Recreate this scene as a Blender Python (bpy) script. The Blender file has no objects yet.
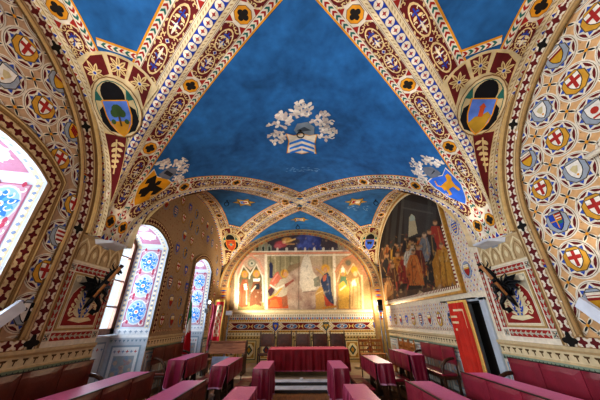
import bpy, math, random
import numpy as np
from mathutils import Vector, Matrix
from mathutils.geometry import tessellate_polygon
random.seed(7)
PI = math.pi
EYE = 1.8                      # eye height above the hall floor; walls are measured from eye level
FOC, PITCH, ROLL = 247.0, math.radians(26), math.radians(0.3)
W = 3.8                        # half width of the hall
SPR, RISE = 1.4, 2.8           # springing height above eye level, rise of the vault
BAY = {1: (0.95, 3.37), 2: (8.8, 3.6)}
YF = 12.4                      # far wall
SC = bpy.context.scene
COL = SC.collection

# ------------------------------------------------------------------ colour and materials
def lin(c):
    if isinstance(c, str):
        c = c.lstrip('#'); c = [int(c[i:i + 2], 16) / 255 for i in (0, 2, 4)]
    return tuple(x / 12.92 if x <= .04045 else ((x + .055) / 1.055) ** 2.4 for x in c[:3])

def new_mat(name):
    m = bpy.data.materials.new(name); m.use_nodes = True
    nt = m.node_tree; b = nt.nodes['Principled BSDF']
    return m, nt, b

def noise_mul(nt, src, scale, lo, hi, detail=4, dist=0.0):
    tc = nt.nodes.new('ShaderNodeTexCoord'); n = nt.nodes.new('ShaderNodeTexNoise')
    n.inputs['Scale'].default_value = scale; n.inputs['Detail'].default_value = detail
    n.inputs['Distortion'].default_value = dist
    nt.links.new(tc.outputs['Object'], n.inputs['Vector'])
    mr = nt.nodes.new('ShaderNodeMapRange')
    mr.inputs['From Min'].default_value = .3; mr.inputs['From Max'].default_value = .7
    mr.inputs['To Min'].default_value = lo; mr.inputs['To Max'].default_value = hi
    nt.links.new(n.outputs['Fac'], mr.inputs['Value'])
    mx = nt.nodes.new('ShaderNodeMix'); mx.data_type = 'RGBA'; mx.blend_type = 'MULTIPLY'
    mx.inputs['Factor'].default_value = 1
    nt.links.new(src, mx.inputs[6]); nt.links.new(mr.outputs[0], mx.inputs[7])
    return mx.outputs[2]

def painted(name, rough=.75, big=(.82, 1.12), bscale=.9, fine=(.9, 1.08), fscale=14):
    m, nt, b = new_mat(name)
    at = nt.nodes.new('ShaderNodeAttribute'); at.attribute_name = 'Col'
    c = noise_mul(nt, at.outputs['Color'], bscale, big[0], big[1], 6, .6)
    c = noise_mul(nt, c, fscale, fine[0], fine[1], 3)
    nt.links.new(c, b.inputs['Base Color']); b.inputs['Roughness'].default_value = rough
    b.inputs['Specular IOR Level'].default_value = .25
    return m

def plain(name, col, rough=.5, metal=0, scale=8, lo=.85, hi=1.12, bump=0, spec=.5, sheen=0, sheen_tint=None, coat=0, stretch=None):
    m, nt, b = new_mat(name)
    rgb = nt.nodes.new('ShaderNodeRGB'); rgb.outputs[0].default_value = (*lin(col), 1)
    c = noise_mul(nt, rgb.outputs[0], scale, lo, hi, 5, .3)
    nt.links.new(c, b.inputs['Base Color'])
    b.inputs['Roughness'].default_value = rough; b.inputs['Metallic'].default_value = metal
    b.inputs['Specular IOR Level'].default_value = spec
    if sheen:
        b.inputs['Sheen Weight'].default_value = sheen; b.inputs['Sheen Roughness'].default_value = .4
        if sheen_tint: b.inputs['Sheen Tint'].default_value = (*lin(sheen_tint), 1)
    if coat: b.inputs['Coat Weight'].default_value = coat
    if bump:
        tc = nt.nodes.new('ShaderNodeTexCoord'); n = nt.nodes.new('ShaderNodeTexNoise')
        n.inputs['Scale'].default_value = scale * 6; n.inputs['Detail'].default_value = 4
        nt.links.new(tc.outputs['Object'], n.inputs['Vector'])
        bp = nt.nodes.new('ShaderNodeBump'); bp.inputs['Strength'].default_value = bump; bp.inputs['Distance'].default_value = .02
        nt.links.new(n.outputs['Fac'], bp.inputs['Height']); nt.links.new(bp.outputs[0], b.inputs['Normal'])
    return m

def wood(name, c1, c2, axis='X', rough=.4, scale=3):
    m, nt, b = new_mat(name)
    tc = nt.nodes.new('ShaderNodeTexCoord'); mp = nt.nodes.new('ShaderNodeMapping')
    s = {'X': (1, 9, 9), 'Y': (9, 1, 9), 'Z': (9, 9, 1)}[axis]
    mp.inputs['Scale'].default_value = s
    n = nt.nodes.new('ShaderNodeTexNoise'); n.inputs['Scale'].default_value = scale; n.inputs['Detail'].default_value = 6
    n.inputs['Distortion'].default_value = .8
    cr = nt.nodes.new('ShaderNodeValToRGB')
    cr.color_ramp.elements[0].color = (*lin(c1), 1); cr.color_ramp.elements[1].color = (*lin(c2), 1)
    cr.color_ramp.elements[0].position = .3; cr.color_ramp.elements[1].position = .7
    nt.links.new(tc.outputs['Object'], mp.inputs[0]); nt.links.new(mp.outputs[0], n.inputs['Vector'])
    nt.links.new(n.outputs['Fac'], cr.inputs[0]); nt.links.new(cr.outputs[0], b.inputs['Base Color'])
    b.inputs['Roughness'].default_value = rough
    return m

# ------------------------------------------------------------------ painting on surfaces with thin coloured polygons
CREAM, WHITE, DRED, RED, BLUE, TEAL = '#d2c098', '#e1d7c4', '#662022', '#a02f28', '#2340a0', '#2d6a62'
OCHRE, BROWN, DARK, TAN, GREY, FIELD = '#d9962a', '#86653f', '#26221f', '#d3a878', '#98a0aa', '#2a659e'
LEAF = '#d8c08c'

class Canvas:
    """collects coloured polygons drawn in the two flat coordinates of a wall or a vault cell"""
    def __init__(s, f, curved=None, lift=.0022, slab=.12, cull=None):
        s.f, s.curved, s.lift, s.slab, s.cull = f, curved, lift, slab, cull
        s.v, s.q, s.c = [], [], []; s.k = 0
    def _emit(s, pts, col, l):
        n = len(s.v)
        for p in pts: s.v.append(s.f(p[0], p[1], l * s.lift))
        s.q.append(tuple(range(n, n + len(pts)))); s.c.append(col)
    @staticmethod
    def _clip(poly, ax, val, keep_lo):
        out = []
        for i in range(len(poly)):
            a, b = poly[i - 1], poly[i]
            ia = (a[ax] <= val) == keep_lo; ib = (b[ax] <= val) == keep_lo
            if ia != ib:
                t = (val - a[ax]) / (b[ax] - a[ax])
                out.append((a[0] + t * (b[0] - a[0]), a[1] + t * (b[1] - a[1])))
            if ib: out.append(b)
        return out
    def _slices(s, poly, ax, step):
        lo = min(p[ax] for p in poly); hi = max(p[ax] for p in poly)
        k0, k1 = math.floor(lo / step + 1e-6), math.floor(hi / step - 1e-6)
        if k1 <= k0: return [poly]
        out, rest = [], poly
        for k in range(k0 + 1, k1 + 1):
            a = s._clip(rest, ax, k * step, True); rest = s._clip(rest, ax, k * step, False)
            if len(a) > 2: out.append(a)
            if len(rest) < 3: break
        if len(rest) > 2: out.append(rest)
        return out
    def poly(s, pts, col, l=1):
        col = lin(col); s.k += 1; l = l + (s.k % 32) * .03 if l else 0
        if s.curved is None and s.cull is None:
            s._emit(pts, col, l); return
        if len(pts) > 4:
            tris = [[pts[i] for i in t] for t in tessellate_polygon([[Vector((p[0], p[1], 0)) for p in pts]])]
        else: tris = [pts] if len(pts) == 3 else [[pts[0], pts[1], pts[2]], [pts[0], pts[2], pts[3]]]
        for t in tris:
            pcs = [t]
            if s.curved is not None: pcs = s._slices(t, s.curved, s.slab)
            if s.cull is not None:
                pcs = [c for p in pcs for c in s._slices(p, 0, .06)]
                pcs = [c for p in pcs for c in s._slices(p, 1, .06)]
                pcs = [p for p in pcs if s.cull(sum(a[0] for a in p) / len(p), sum(a[1] for a in p) / len(p))]
            for p in pcs: s._emit(p, col, l)

class Pen:
    def __init__(s, cv, xf=None, dens=None, loc=None):
        s.cv, s.xf, s.dens, s.loc = cv, xf, dens, loc or (1, 0, 0, 0, 1, 0)
    def at(s, x, y, r=0, sx=1, sy=None):
        sy = sx if sy is None else sy
        c, n = math.cos(r), math.sin(r)
        a, b, tx, d, e, ty = s.loc
        m = (c * sx, -n * sy, x, n * sx, c * sy, y)
        L = (a * m[0] + b * m[3], a * m[1] + b * m[4], a * m[2] + b * m[5] + tx,
             d * m[0] + e * m[3], d * m[1] + e * m[4], d * m[2] + e * m[5] + ty)
        return Pen(s.cv, s.xf, s.dens, L)
    def poly(s, pts, col, l=1):
        a, b, tx, d, e, ty = s.loc
        P = [(a * x + b * y + tx, d * x + e * y + ty) for x, y in pts]
        if s.dens:
            Q = []
            for i in range(len(P)):
                p, q = P[i - 1], P[i]
                n = max(1, int(math.hypot(q[0] - p[0], q[1] - p[1]) / s.dens))
                for k in range(1, n + 1): Q.append((p[0] + (q[0] - p[0]) * k / n, p[1] + (q[1] - p[1]) * k / n))
            P = Q
        if s.xf: P = [s.xf(*p) for p in P]
        s.cv.poly(P, col, l)
    def rect(s, x0, y0, x1, y1, col, l=1):
        s.poly([(x0, y0), (x1, y0), (x1, y1), (x0, y1)], col, l)
    def disc(s, x, y, r, col, l=1, n=14, ry=None, rot=0):
        ry = r if ry is None else ry
        s.poly([(x + r * math.cos(rot + 2 * PI * i / n), y + ry * math.sin(rot + 2 * PI * i / n)) for i in range(n)], col, l)
    def quat(s, x, y, r, col, l=1, n=24, k=.38, rot=0):
        s.poly([(x + r * (1 - k + k * math.cos(4 * t + PI * 0)) * math.cos(t + rot), y + r * (1 - k + k * math.cos(4 * t)) * math.sin(t + rot))
                for t in [2 * PI * i / n for i in range(n)]], col, l)
    def stroke(s, pts, w, col, l=1, w2=None):
        w2 = w if w2 is None else w2
        n = len(pts); A, B = [], []
        for i, p in enumerate(pts):
            a, b = pts[max(0, i - 1)], pts[min(n - 1, i + 1)]
            dx, dy = b[0] - a[0], b[1] - a[1]; m = math.hypot(dx, dy) or 1
            h = (w + (w2 - w) * i / (n - 1)) / 2
            A.append((p[0] - dy / m * h, p[1] + dx / m * h)); B.append((p[0] + dy / m * h, p[1] - dx / m * h))
        s.poly(A + B[::-1], col, l)
    def curl(s, x, y, r, a0, turn, w, col, l=1, n=9):
        s.stroke([(x + r * (1 - .75 * i / (n - 1)) * math.cos(a0 + turn * i / (n - 1)), y + r * (1 - .75 * i / (n - 1)) * math.sin(a0 + turn * i / (n - 1))) for i in range(n)], w, col, l, w * .6)
    def leaf(s, x, y, a, L, w, col, l=1):
        c, n = math.cos(a), math.sin(a)
        P = [(0, 0), (.3, .8), (.6, 1), (.85, .55), (1, 0), (.85, -.55), (.6, -1), (.3, -.8)]
        s.poly([(x + c * p * L - n * q * w, y + n * p * L + c * q * w) for p, q in P], col, l)

def build_canvas(name, canvases, mat, parent=None, extra=None, shift=(0, 0, 0)):
    V, F, C = [], [], []
    for cv in canvases:
        n = len(V)
        V += [(v[0] - shift[0], v[1] - shift[1], v[2] - shift[2]) for v in cv.v]
        F += [tuple(i + n for i in q) for q in cv.q]; C += cv.c
    me = bpy.data.meshes.new(name); me.from_pydata(V, [], F); me.update()
    at = me.color_attributes.new('Col', 'FLOAT_COLOR', 'CORNER')
    arr = np.empty((len(me.loops), 4), dtype=np.float32); k = 0
    sizes = np.array([len(q) for q in F]); arr[:, :3] = np.repeat(np.array(C, dtype=np.float32), sizes, axis=0); arr[:, 3] = 1
    at.data.foreach_set('color', arr.ravel())
    me.materials.append(mat)
    o = bpy.data.objects.new(name, me); COL.objects.link(o)
    if parent: o.parent = parent
    return o

# ------------------------------------------------------------------ motifs
def strip_cord(P, s0, s1, w0, w1, base='#dccdaa', ink='#a88d66', step=.075, l=2):
    P.rect(s0, w0, s1, w1, base, l)
    h = w1 - w0; P.rect(s0, w0, s1, w0 + h * .07, BROWN, l + 1); P.rect(s0, w1 - h * .07, s1, w1, BROWN, l + 1)
    n = int((s1 - s0) / step)
    for i in range(n):
        x = s0 + (i + .5) * step
        P.poly([(x - step * .45, w0 + h * .35), (x - step * .1, w0 + h * .35), (x + step * .4, w0 + h * .68), (x + step * .05, w0 + h * .68)], ink, l + 1)

def strip_roundel(P, s0, s1, h, step=.152, l=2, w0=0.0, side=1):
    P.rect(s0, w0, s1, w0 + h * side, BLUE, l)
    n = int((s1 - s0) / step)
    for i in range(n):
        x = s0 + (i + .5) * step; r = h * .95
        m = 8
        P.poly([(x + r * math.cos(PI * k / m), w0 + side * r * math.sin(PI * k / m)) for k in range(m + 1)], WHITE, l + 1)
        q = r * .55
        P.poly([(x - q, w0), (x + q, w0), (x + q * .3, w0 + side * q * .3), (x, w0 + side * q), (x - q * .3, w0 + side * q * .3)], RED, l + 2)

def strip_tri(P, s0, s1, w0, w1, step=.11, l=2, a=BLUE, b=RED):
    P.rect(s0, w0, s1, w1, WHITE, l); h = w1 - w0
    n = int((s1 - s0) / step)
    for i in range(n):
        x = s0 + (i + .5) * step
        P.poly([(x - step * .45, w0), (x + step * .45, w0), (x, w0 + h * .9)], (a, b)[i % 2], l + 1)
        P.poly([(x + step * .15, w1), (x + step * .85, w1), (x + step * .5, w0 + h * .35)], (CREAM, LEAF)[i % 2], l + 1)

def strip_chev(P, s0, s1, w0, w1, step=.085, l=2, edge=True):
    P.rect(s0, w0, s1, w1, WHITE, l); h = w1 - w0; m = (w0 + w1) / 2
    n = int((s1 - s0) / step)
    for i in range(n):
        x = s0 + i * step; d = step * .5; t = step * .52
        P.poly([(x, w0 + h * .08), (x + t, w0 + h * .08), (x + t + d, m), (x + t, w1 - h * .08), (x, w1 - h * .08), (x + d, m)], (RED, TEAL)[i % 2], l + 1)

def strip_floret(P, s0, s1, w0, w1, step=.13, l=3, red=DRED, base=WHITE):
    P.rect(s0, w0, s1, w1, base, l); h = w1 - w0
    n = max(1, round((s1 - s0) / step)); step = (s1 - s0) / n
    P.rect(s0, w0, s1, w0 + h * .07, BROWN, l + .5); P.rect(s0, w1 - h * .07, s1, w1, BROWN, l + .5)
    for i in range(n):
        x = s0 + (i + .5) * step
        P.quat(x, (w0 + w1) / 2, min(step * .53, h * .5), red, l + 1, 20, .24)
        for q in (w0 + h * .12, w1 - h * .12): P.poly([(x + step * .3, q), (x + step * .5, q - h * .07), (x + step * .7, q), (x + step * .5, q + h * .07)], '#b08f68', l + 1)

def strip_arrow(P, s0, s1, w0, w1, step=.105, l=3, base=RED, d=1):
    P.rect(s0, w0, s1, w1, base, l); h = w1 - w0; m = (w0 + w1) / 2
    n = max(1, round((s1 - s0) / step)); step = (s1 - s0) / n
    for i in range(n):
        x = s0 + (i + .5) * step; q = d * step
        P.poly([(x - q * .48, m), (x + q * .22, m + h * .44), (x + q * .12, m + h * .12), (x + q * .5, m + h * .1), (x + q * .5, m - h * .1), (x + q * .12, m - h * .12), (x + q * .22, m - h * .44)], '#b9b8a6', l + 1)

def octa(P, x, w, r, l=3, col=OCHRE, rx=None):
    rx = rx or r
    o = lambda k: [(x + rx * k * math.cos(PI / 8 + PI * i / 4), w + r * k * math.sin(PI / 8 + PI * i / 4)) for i in range(8)]
    P.poly(o(1.12), WHITE, l); P.poly(o(1.0), BROWN, l + 1); P.poly(o(.93), col, l + 2)
    for i in range(4):
        a = PI / 2 * i; P.disc(x + rx * .36 * math.cos(a), w + r * .36 * math.sin(a), rx * .3, DARK, l + 3, 12, r * .3)
    P.rect(x - rx * .2, w - r * .2, x + rx * .2, w + r * .2, DARK, l + 3)

def scroll_panel(P, s0, s1, w0, w1, l=3, ground=DRED):
    h = w1 - w0; m = (w0 + w1) / 2; c = h * .3
    P.poly([(s0 + c, w0), (s1 - c, w0), (s1, w0 + c), (s1, w1 - c), (s1 - c, w1), (s0 + c, w1), (s0, w1 - c), (s0, w0 + c)], ground, l)
    L = s1 - s0
    for sg, cx in ((1, s0 + L * .27), (-1, s1 - L * .27)):
        rx, ry = L * .19, h * .40
        P.disc(cx, m, rx, LEAF, l + 1, 16, ry); P.disc(cx, m, rx * .86, ground, l + 2, 16, ry * .84)
        P.stroke([(cx - sg * rx * .7, m), (cx, m), (cx + sg * rx * .75, m)], h * .07, BLUE, l + 3)
        for t in (-1, 1):
            P.leaf(cx - sg * rx * .3, m, (0 if sg > 0 else PI) + t * 1.0, h * .33, h * .09, LEAF, l + 3)
            P.leaf(cx + sg * rx * .1, m + t * h * .03, (0 if sg > 0 else PI) + t * .75, h * .28, h * .06, '#3d5aa8', l + 4)
            P.leaf(cx - sg * rx * .5, m + t * h * .04, (PI if sg > 0 else 0) - sg * t * 2.2, h * .2, h * .06, '#3d5aa8', l + 4)
            P.leaf(cx + sg * rx * .55, m, (0 if sg > 0 else PI) + t * 2.4, h * .22, h * .07, LEAF, l + 4)
            P.curl(cx - sg * rx * 1.15, m + t * h * .25, h * .16, t * PI / 2, 4.5, h * .07, LEAF, l + 3)
            P.curl(cx + sg * rx * 1.1, m + t * h * .28, h * .14, t * PI / 2 + 1, -4.5, h * .07, LEAF, l + 3)
        P.leaf(cx, m, 0 if sg > 0 else PI, rx * .8, h * .07, WHITE, l + 5)
        for t in (-1, 1):
            for e in (-.5, 0, .5):
                P.curl(cx + e * rx * 1.1, m + t * h * .2, h * .1, t * 1.5 + e, sg * t * 4.4, h * .06, '#e3d6b2', l + 4)
            P.leaf(cx + sg * rx * .2, m, (0 if sg > 0 else PI) + t * 1.5, h * .3, h * .05, '#e3d6b2', l + 4)
    for i in range(int(L / .16)):
        u = s0 + .1 + i * .16
        for t in (-1, 1): P.leaf(u, m + t * h * .43, (.35 if i % 2 else PI - .35) * t, h * .26, h * .05, LEAF, l + 1)
    for t in (-1, 1):
        for sg in (-1, 1):
            P.curl((s0 + s1) / 2 + sg * L * .06, m + t * h * .3, h * .15, t * 1.2, sg * 4.2, h * .08, LEAF, l + 2)
            P.curl(s0 + L * .03 if sg < 0 else s1 - L * .03, m + t * h * .1, h * .13, t * 2, sg * 4.2, h * .07, LEAF, l + 2)
    q = h * .13; x = (s0 + s1) / 2
    P.poly([(x - q * 1.2, m), (x, m - q), (x + q * 1.2, m), (x, m + q)], WHITE, l + 3)
    P.poly([(x - q * .8, m), (x, m - q * .65), (x + q * .8, m), (x, m + q * .65)], BLUE, l + 4)

def leaf_panel(P, pts, l=3, ground=DRED):
    """dark red quadrilateral with a cream palmette growing along its longer axis"""
    P.poly(pts, LEAF, l)
    cx = sum(p[0] for p in pts) / len(pts); cy = sum(p[1] for p in pts) / len(pts)
    P.poly([(cx + (p[0] - cx) * .93, cy + (p[1] - cy) * .93) for p in pts], ground, l + 1)
    return cx, cy

def palmette(P, x, y, a, L, col=LEAF, l=5, eye=BLUE):
    P = P.at(x, y, a)
    for t, k in ((0, .5), (.75, .42), (-.75, .42), (1.5, .34), (-1.5, .34), (2.3, .4), (-2.3, .4), (PI, .46)):
        P.leaf(0, 0, t, L * k, L * .075, col, l)
        P.leaf(L * .08 * math.cos(t), L * .08 * math.sin(t), t, L * k * .6, L * .025, BROWN, l + 1)
    P.disc(0, 0, L * .09, WHITE, l + 2, 8); P.disc(0, 0, L * .06, eye, l + 3, 8)

SHIELD = [(-.5, .55), (.5, .55), (.5, 0), (.42, -.3), (.22, -.58), (0, -.75), (-.22, -.58), (-.42, -.3), (-.5, 0)]
def shield(P, x, y, s, field, charge=None, c2=RED, l=5, rot=0, rim=DARK, wide=1.0):
    Q = P.at(x, y, rot, s * wide, s)
    Q.poly([(a * 1.1, b * 1.09) for a, b in SHIELD], rim, l); Q.poly(SHIELD, field, l + 1)
    l += 2
    if charge == 'cross':
        Q.rect(-.13, -.62, .13, .55, c2, l); Q.rect(-.5, -.08, .5, .2, c2, l + 1)
    elif charge == 'bars':
        for k in (.3, -.05, -.4): Q.rect(-.44 if k > -.3 else -.3, k - .1, .44 if k > -.3 else .3, k + .08, c2, l)
    elif charge == 'bend':
        for k in (-.35, 0, .35): Q.poly([(-.4, .45 + k * .6 - .3), (-.3, .5 + k * .6 - .2), (.35, -.1 + k * .6), (.3, -.25 + k * .6)], c2, l)
    elif charge == 'half':
        Q.poly([(0, .55), (.5, .55), (.5, 0), (.42, -.3), (.22, -.58), (0, -.75)], c2, l)
        Q.disc(-.24, .12, .13, c2, l + 1, 10); Q.disc(.24, .12, .13, field, l + 1, 10)
    elif charge == 'quarter':
        Q.rect(-.5, 0, 0, .55, RED, l); Q.rect(-.46, .1, -.04, .2, WHITE, l + 1); Q.rect(-.46, .32, -.04, .42, WHITE, l + 1)
        Q.rect(-.42, -.3, 0, 0, TEAL, l); Q.rect(-.04, -.6, .05, .55, OCHRE, l + 1); Q.rect(-.45, -.05, .48, .03, OCHRE, l + 1)
    elif charge == 'chief':
        Q.rect(-.5, .2, .5, .55, WHITE, l); Q.rect(-.5, .02, .5, .2, c2, l); Q.rect(-.5, .3, .5, .36, c2, l + 1)
    elif charge == 'lion':
        B = [(-.32, -.1), (-.3, .12), (-.1, .16), (.12, .2), (.2, .38), (.36, .4), (.38, .24), (.28, .12), (.26, -.05), (.34, -.3), (.22, -.32), (.14, -.1), (-.1, -.12), (-.12, -.34), (-.26, -.34), (-.22, -.1)]
        Q.poly(B, c2, l); Q.stroke([(-.3, .08), (-.42, .2), (-.34, .4)], .06, c2, l)
    elif charge == 'blobs':
        for a, b in ((-.2, .2), (.2, .25), (0, -.1), (-.18, -.35), (.22, -.25)): Q.disc(a, b, .15, c2, l, 8)
    elif charge == 'bird':
        Q.poly([(-.3, .2), (0, .3), (.3, .15), (.2, -.1), (.05, -.35), (-.15, -.2)], c2, l); Q.disc(-.05, -.45, .09, OCHRE, l, 8)
    elif charge == 'disc':
        Q.disc(0, .05, .26, c2, l, 10); Q.rect(-.3, -.5, .3, -.36, c2, l)
    elif charge == 'eagle':
        Q.poly([(0, .42), (.1, .3), (.06, .18), (.4, .35), (.42, 0), (.3, -.15), (.22, .0), (.14, -.1), (.2, -.35), (.08, -.5), (0, -.4), (-.08, -.5), (-.2, -.35), (-.14, -.1), (-.22, 0), (-.3, -.15), (-.42, 0), (-.4, .35), (-.06, .18), (-.1, .3)], c2, l)

def mantle(P, x, y, rx, ry, n, seed, col='#cfc6bd', l=4, size=.2, a0=.0, a1=PI):
    rnd = random.Random(seed)
    for i in range(n):
        a = a0 + (a1 - a0) * (i + .5) / n; b = a + rnd.uniform(-.6, .6)
        k0 = rnd.uniform(.45, .6)
        pts = [(x + rx * (k0 + (1.02 - k0) * t) * math.cos(a + (b - a) * t * .35) + .03 * math.sin(7 * t + i), y + ry * (k0 + (1.02 - k0) * t) * math.sin(a + (b - a) * t * .35) + .03 * math.cos(6 * t + i)) for t in (0, .2, .4, .6, .8, 1)]
        P.stroke(pts, size * .34, '#a39b99', l, size * .14); P.stroke([(p[0], p[1] + size * .04) for p in pts], size * .2, col, l + 1, size * .08)
        for j, p in enumerate(pts[1:]):
            for t in (-1, 1):
                if rnd.random() < .75: P.leaf(p[0], p[1], b + t * rnd.uniform(.7, 1.5), size * rnd.uniform(.35, .7), size * .17, (col, '#e6ded2', '#bdb2ac')[(j + i) % 3], l + 2)
        P.curl(pts[-1][0], pts[-1][1], size * .3, b, rnd.choice((-4, 4)), size * .13, '#e6ded2', l + 2)
# ------------------------------------------------------------------ the vault: two barrels crossing over each bay
TH = np.linspace(0, PI / 2, 2001)
def arc_table(A):
    x = A * np.sin(TH); z = RISE * np.cos(TH)
    return np.concatenate([[0], np.cumsum(np.hypot(np.diff(x), np.diff(z)))])
TAB_L = arc_table(W); TAB_T = {k: arc_table(BAY[k][1]) for k in BAY}
def th_of(tab, a): return float(np.interp(abs(a), tab, TH))
def map_long(a, y, off):
    t = th_of(TAB_L, a); sg = 1 if a >= 0 else -1
    nx, nz = math.sin(t) / W, math.cos(t) / RISE; m = math.hypot(nx, nz)
    return (sg * (W * math.sin(t) - off * nx / m), y, EYE + SPR + RISE * math.cos(t) - off * nz / m)
def map_tran(k):
    yc, tb = BAY[k]; tab = TAB_T[k]
    def f(x, a, off):
        t = th_of(tab, a); sg = 1 if a >= 0 else -1
        ny, nz = math.sin(t) / tb, math.cos(t) / RISE; m = math.hypot(ny, nz)
        return (x, yc + sg * (tb * math.sin(t) - off * ny / m), EYE + SPR + RISE * math.cos(t) - off * nz / m)
    return f

def path_xf(pts, side):
    """(s, w) -> flat point: s along the polyline, w to its left (side 1) or right (side -1)"""
    P = np.array(pts); d = np.hypot(*np.diff(P, axis=0).T); S = np.concatenate([[0], np.cumsum(d)])
    T = np.gradient(P, S, axis=0); T /= np.hypot(T[:, 0], T[:, 1])[:, None]
    def f(s, w):
        x = float(np.interp(s, S, P[:, 0])); y = float(np.interp(s, S, P[:, 1]))
        tx = float(np.interp(s, S, T[:, 0])); ty = float(np.interp(s, S, T[:, 1])); m = math.hypot(tx, ty)
        return (x - side * w * ty / m, y + side * w * tx / m)
    return f, float(S[-1]), S

cv_long = Canvas(map_long, 0)
cv_tran = {k: Canvas(map_tran(k), 1) for k in BAY}
NB = 70
def groin(k, sx, sy):
    """flat curves of one groin from springing to boss, in the long and the cross barrel"""
    yc, tb = BAY[k]; ts = TH[::20][::-1]
    aL = np.interp(ts, TH, TAB_L); aT = np.interp(ts, TH, TAB_T[k])
    return [(sx * a, yc + sy * tb * math.sin(t)) for a, t in zip(aL, ts)], [(sx * W * math.sin(t), sy * a) for a, t in zip(aT, ts)]

def base_cells():
    ts = np.linspace(-PI / 2, PI / 2, 2 * NB + 1)
    for i in range(len(ts) - 1):
        a = [math.copysign(float(np.interp(abs(t), TH, TAB_L)), t) for t in ts[i:i + 2]]
        s = [abs(math.sin(t)) for t in ts[i:i + 2]]
        y1 = [BAY[1][0] + BAY[1][1] * q for q in s]; y2 = [BAY[2][0] - BAY[2][1] * q for q in s]
        for lo, hi in ((y1, y2), ([BAY[2][0] + BAY[2][1] * q for q in s], [YF, YF]), ([-3.2, -3.2], [BAY[1][0] - BAY[1][1] * q for q in s])):
            n = 6
            for j in range(n):
                g = lambda m, u: lo[m] + (hi[m] - lo[m]) * u
                cv_long._emit([(a[0], g(0, j / n)), (a[1], g(1, j / n)), (a[1], g(1, (j + 1) / n)), (a[0], g(0, (j + 1) / n))], lin(FIELD), 0)
        for k in BAY:
            a = [math.copysign(float(np.interp(abs(t), TH, TAB_T[k])), t) for t in ts[i:i + 2]]
            for sx in (-1, 1):
                cv_tran[k]._emit([(sx * W * s[0], a[0]), (sx * W, a[0]), (sx * W, a[1]), (sx * W * s[1], a[1])], lin(FIELD), 0)
base_cells()

RIB = dict(r=.072, c=.15, p=.475, v=.565, o=.595)
def ribbon(P, s0, s1, octs, half=.4, bare=None):
    """painted border: roundels on the arris, cord, scroll panels with octagons, chevrons, ochre line"""
    R_ = RIB
    P.rect(s0, R_['c'], s1, R_['p'], WHITE, 2)
    P.rect(s0, R_['c'] + .012, s1, R_['c'] + .02, BROWN, 3); P.rect(s0, R_['p'] - .02, s1, R_['p'] - .012, BROWN, 3)
    strip_chev(P, s0, s1, R_['p'], R_['v'], l=2)
    P.rect(s0, R_['v'], s1, R_['o'], OCHRE, 2)
    m = (R_['c'] + R_['p']) / 2; r = .142
    O = sorted(o for o in octs if s0 - .05 < o < s1 + .05)
    for o in O:
        octa(P, o, m, r, 3)
        for dx in (-1, 1):
            for dy in (-1, 1):
                P.poly([(o + dx * .12, m + dy * .145), (o + dx * .24, m + dy * .145), (o + dx * .17, m + dy * .06)], RED, 4)
    E = [s0 - .13] + O + [s1 + .13]
    for a, b in zip(E[:-1], E[1:]):
        if b - a > .5:
            n = 1 if b - a < 1.95 else 2
            for i in range(n):
                u0 = a + .19 + (b - a - .38) * i / n; u1 = a + .19 + (b - a - .38) * (i + 1) / n
                scroll_panel(P, u0 + (.02 if i else 0), u1 - (.02 if i < n - 1 else 0), m - .138, m + .138, 3)

def s_at(S, pts, ax, val):
    c = np.array([abs(p[ax]) for p in pts])
    return float(np.interp(-val, -c, S)) if c[0] > c[-1] else float(np.interp(val, c, S))

OCT_A = (.45, 1.05, 2.2, 3.43, 4.87)
def do_groin(k, sx, sy, far_ring=False):
    gl, gt = groin(k, sx, sy)
    # long-barrel side (towards the blue kite or the far cell)
    side = None
    f, L, S = path_xf(gl, 1)
    x0, y0 = f(L * .5, .1); yl = float(np.interp(L * .5, S, [p[1] for p in gl]))
    if (y0 - yl) * sy < 0: f, L, S = path_xf(gl, -1)
    P = Pen(cv_long, f, .07)
    strip_roundel(P, 0, L, RIB['r']); strip_cord(P, 0, L, RIB['r'], RIB['c'])
    octs = [s_at(S, gl, 0, a) for a in OCT_A[1:]]
    if far_ring:
        ribbon(P, 1.9, L - .34, octs)
    else:
        st = s_at(S, gl, 0, 4.58)                                   # where the two ochre lines meet
        R_ = RIB; m = (R_['c'] + R_['p']) / 2
        sv = {}
        P.rect(0, R_['c'], st + .3, R_['p'] - .03, WHITE, 1)
        s_oct = octs[-1]
        P.rect(.02, m - .135, s_oct + .15, m + .135, WHITE, 2)
        octa(P, s_oct, m - .03, .128, 3)
        for dx in (-1, 1):
            for dy in (-1, 1): P.poly([(s_oct + dx * .11, m + dy * .11), (s_oct + dx * .2, m + dy * .11), (s_oct + dx * .15, m + dy * .055)], RED, 4)
        strip_tri(P, 0.0, .1, .02, .44, step=.1, l=4)
        ribbon(P, st - .12, L - .34, octs[:-1])
    # cross-barrel side
    f, Lt, S = path_xf(gt, 1)
    x0, _ = f(Lt * .5, .1); xl = float(np.interp(Lt * .5, S, [p[0] for p in gt]))
    if (x0 - xl) * sx < 0: f, Lt, S = path_xf(gt, -1)
    P = Pen(cv_tran[k], f, .07)
    strip_roundel(P, 0, Lt, RIB['r']); strip_cord(P, 0, Lt, RIB['r'], RIB['c'])
    st = s_at(S, gt, 1, FAN[k][2] + .55)
    ribbon(P, st, Lt - .34, [s_at(S, gt, 1, a) for a in (1.02, 0.35)])

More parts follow.
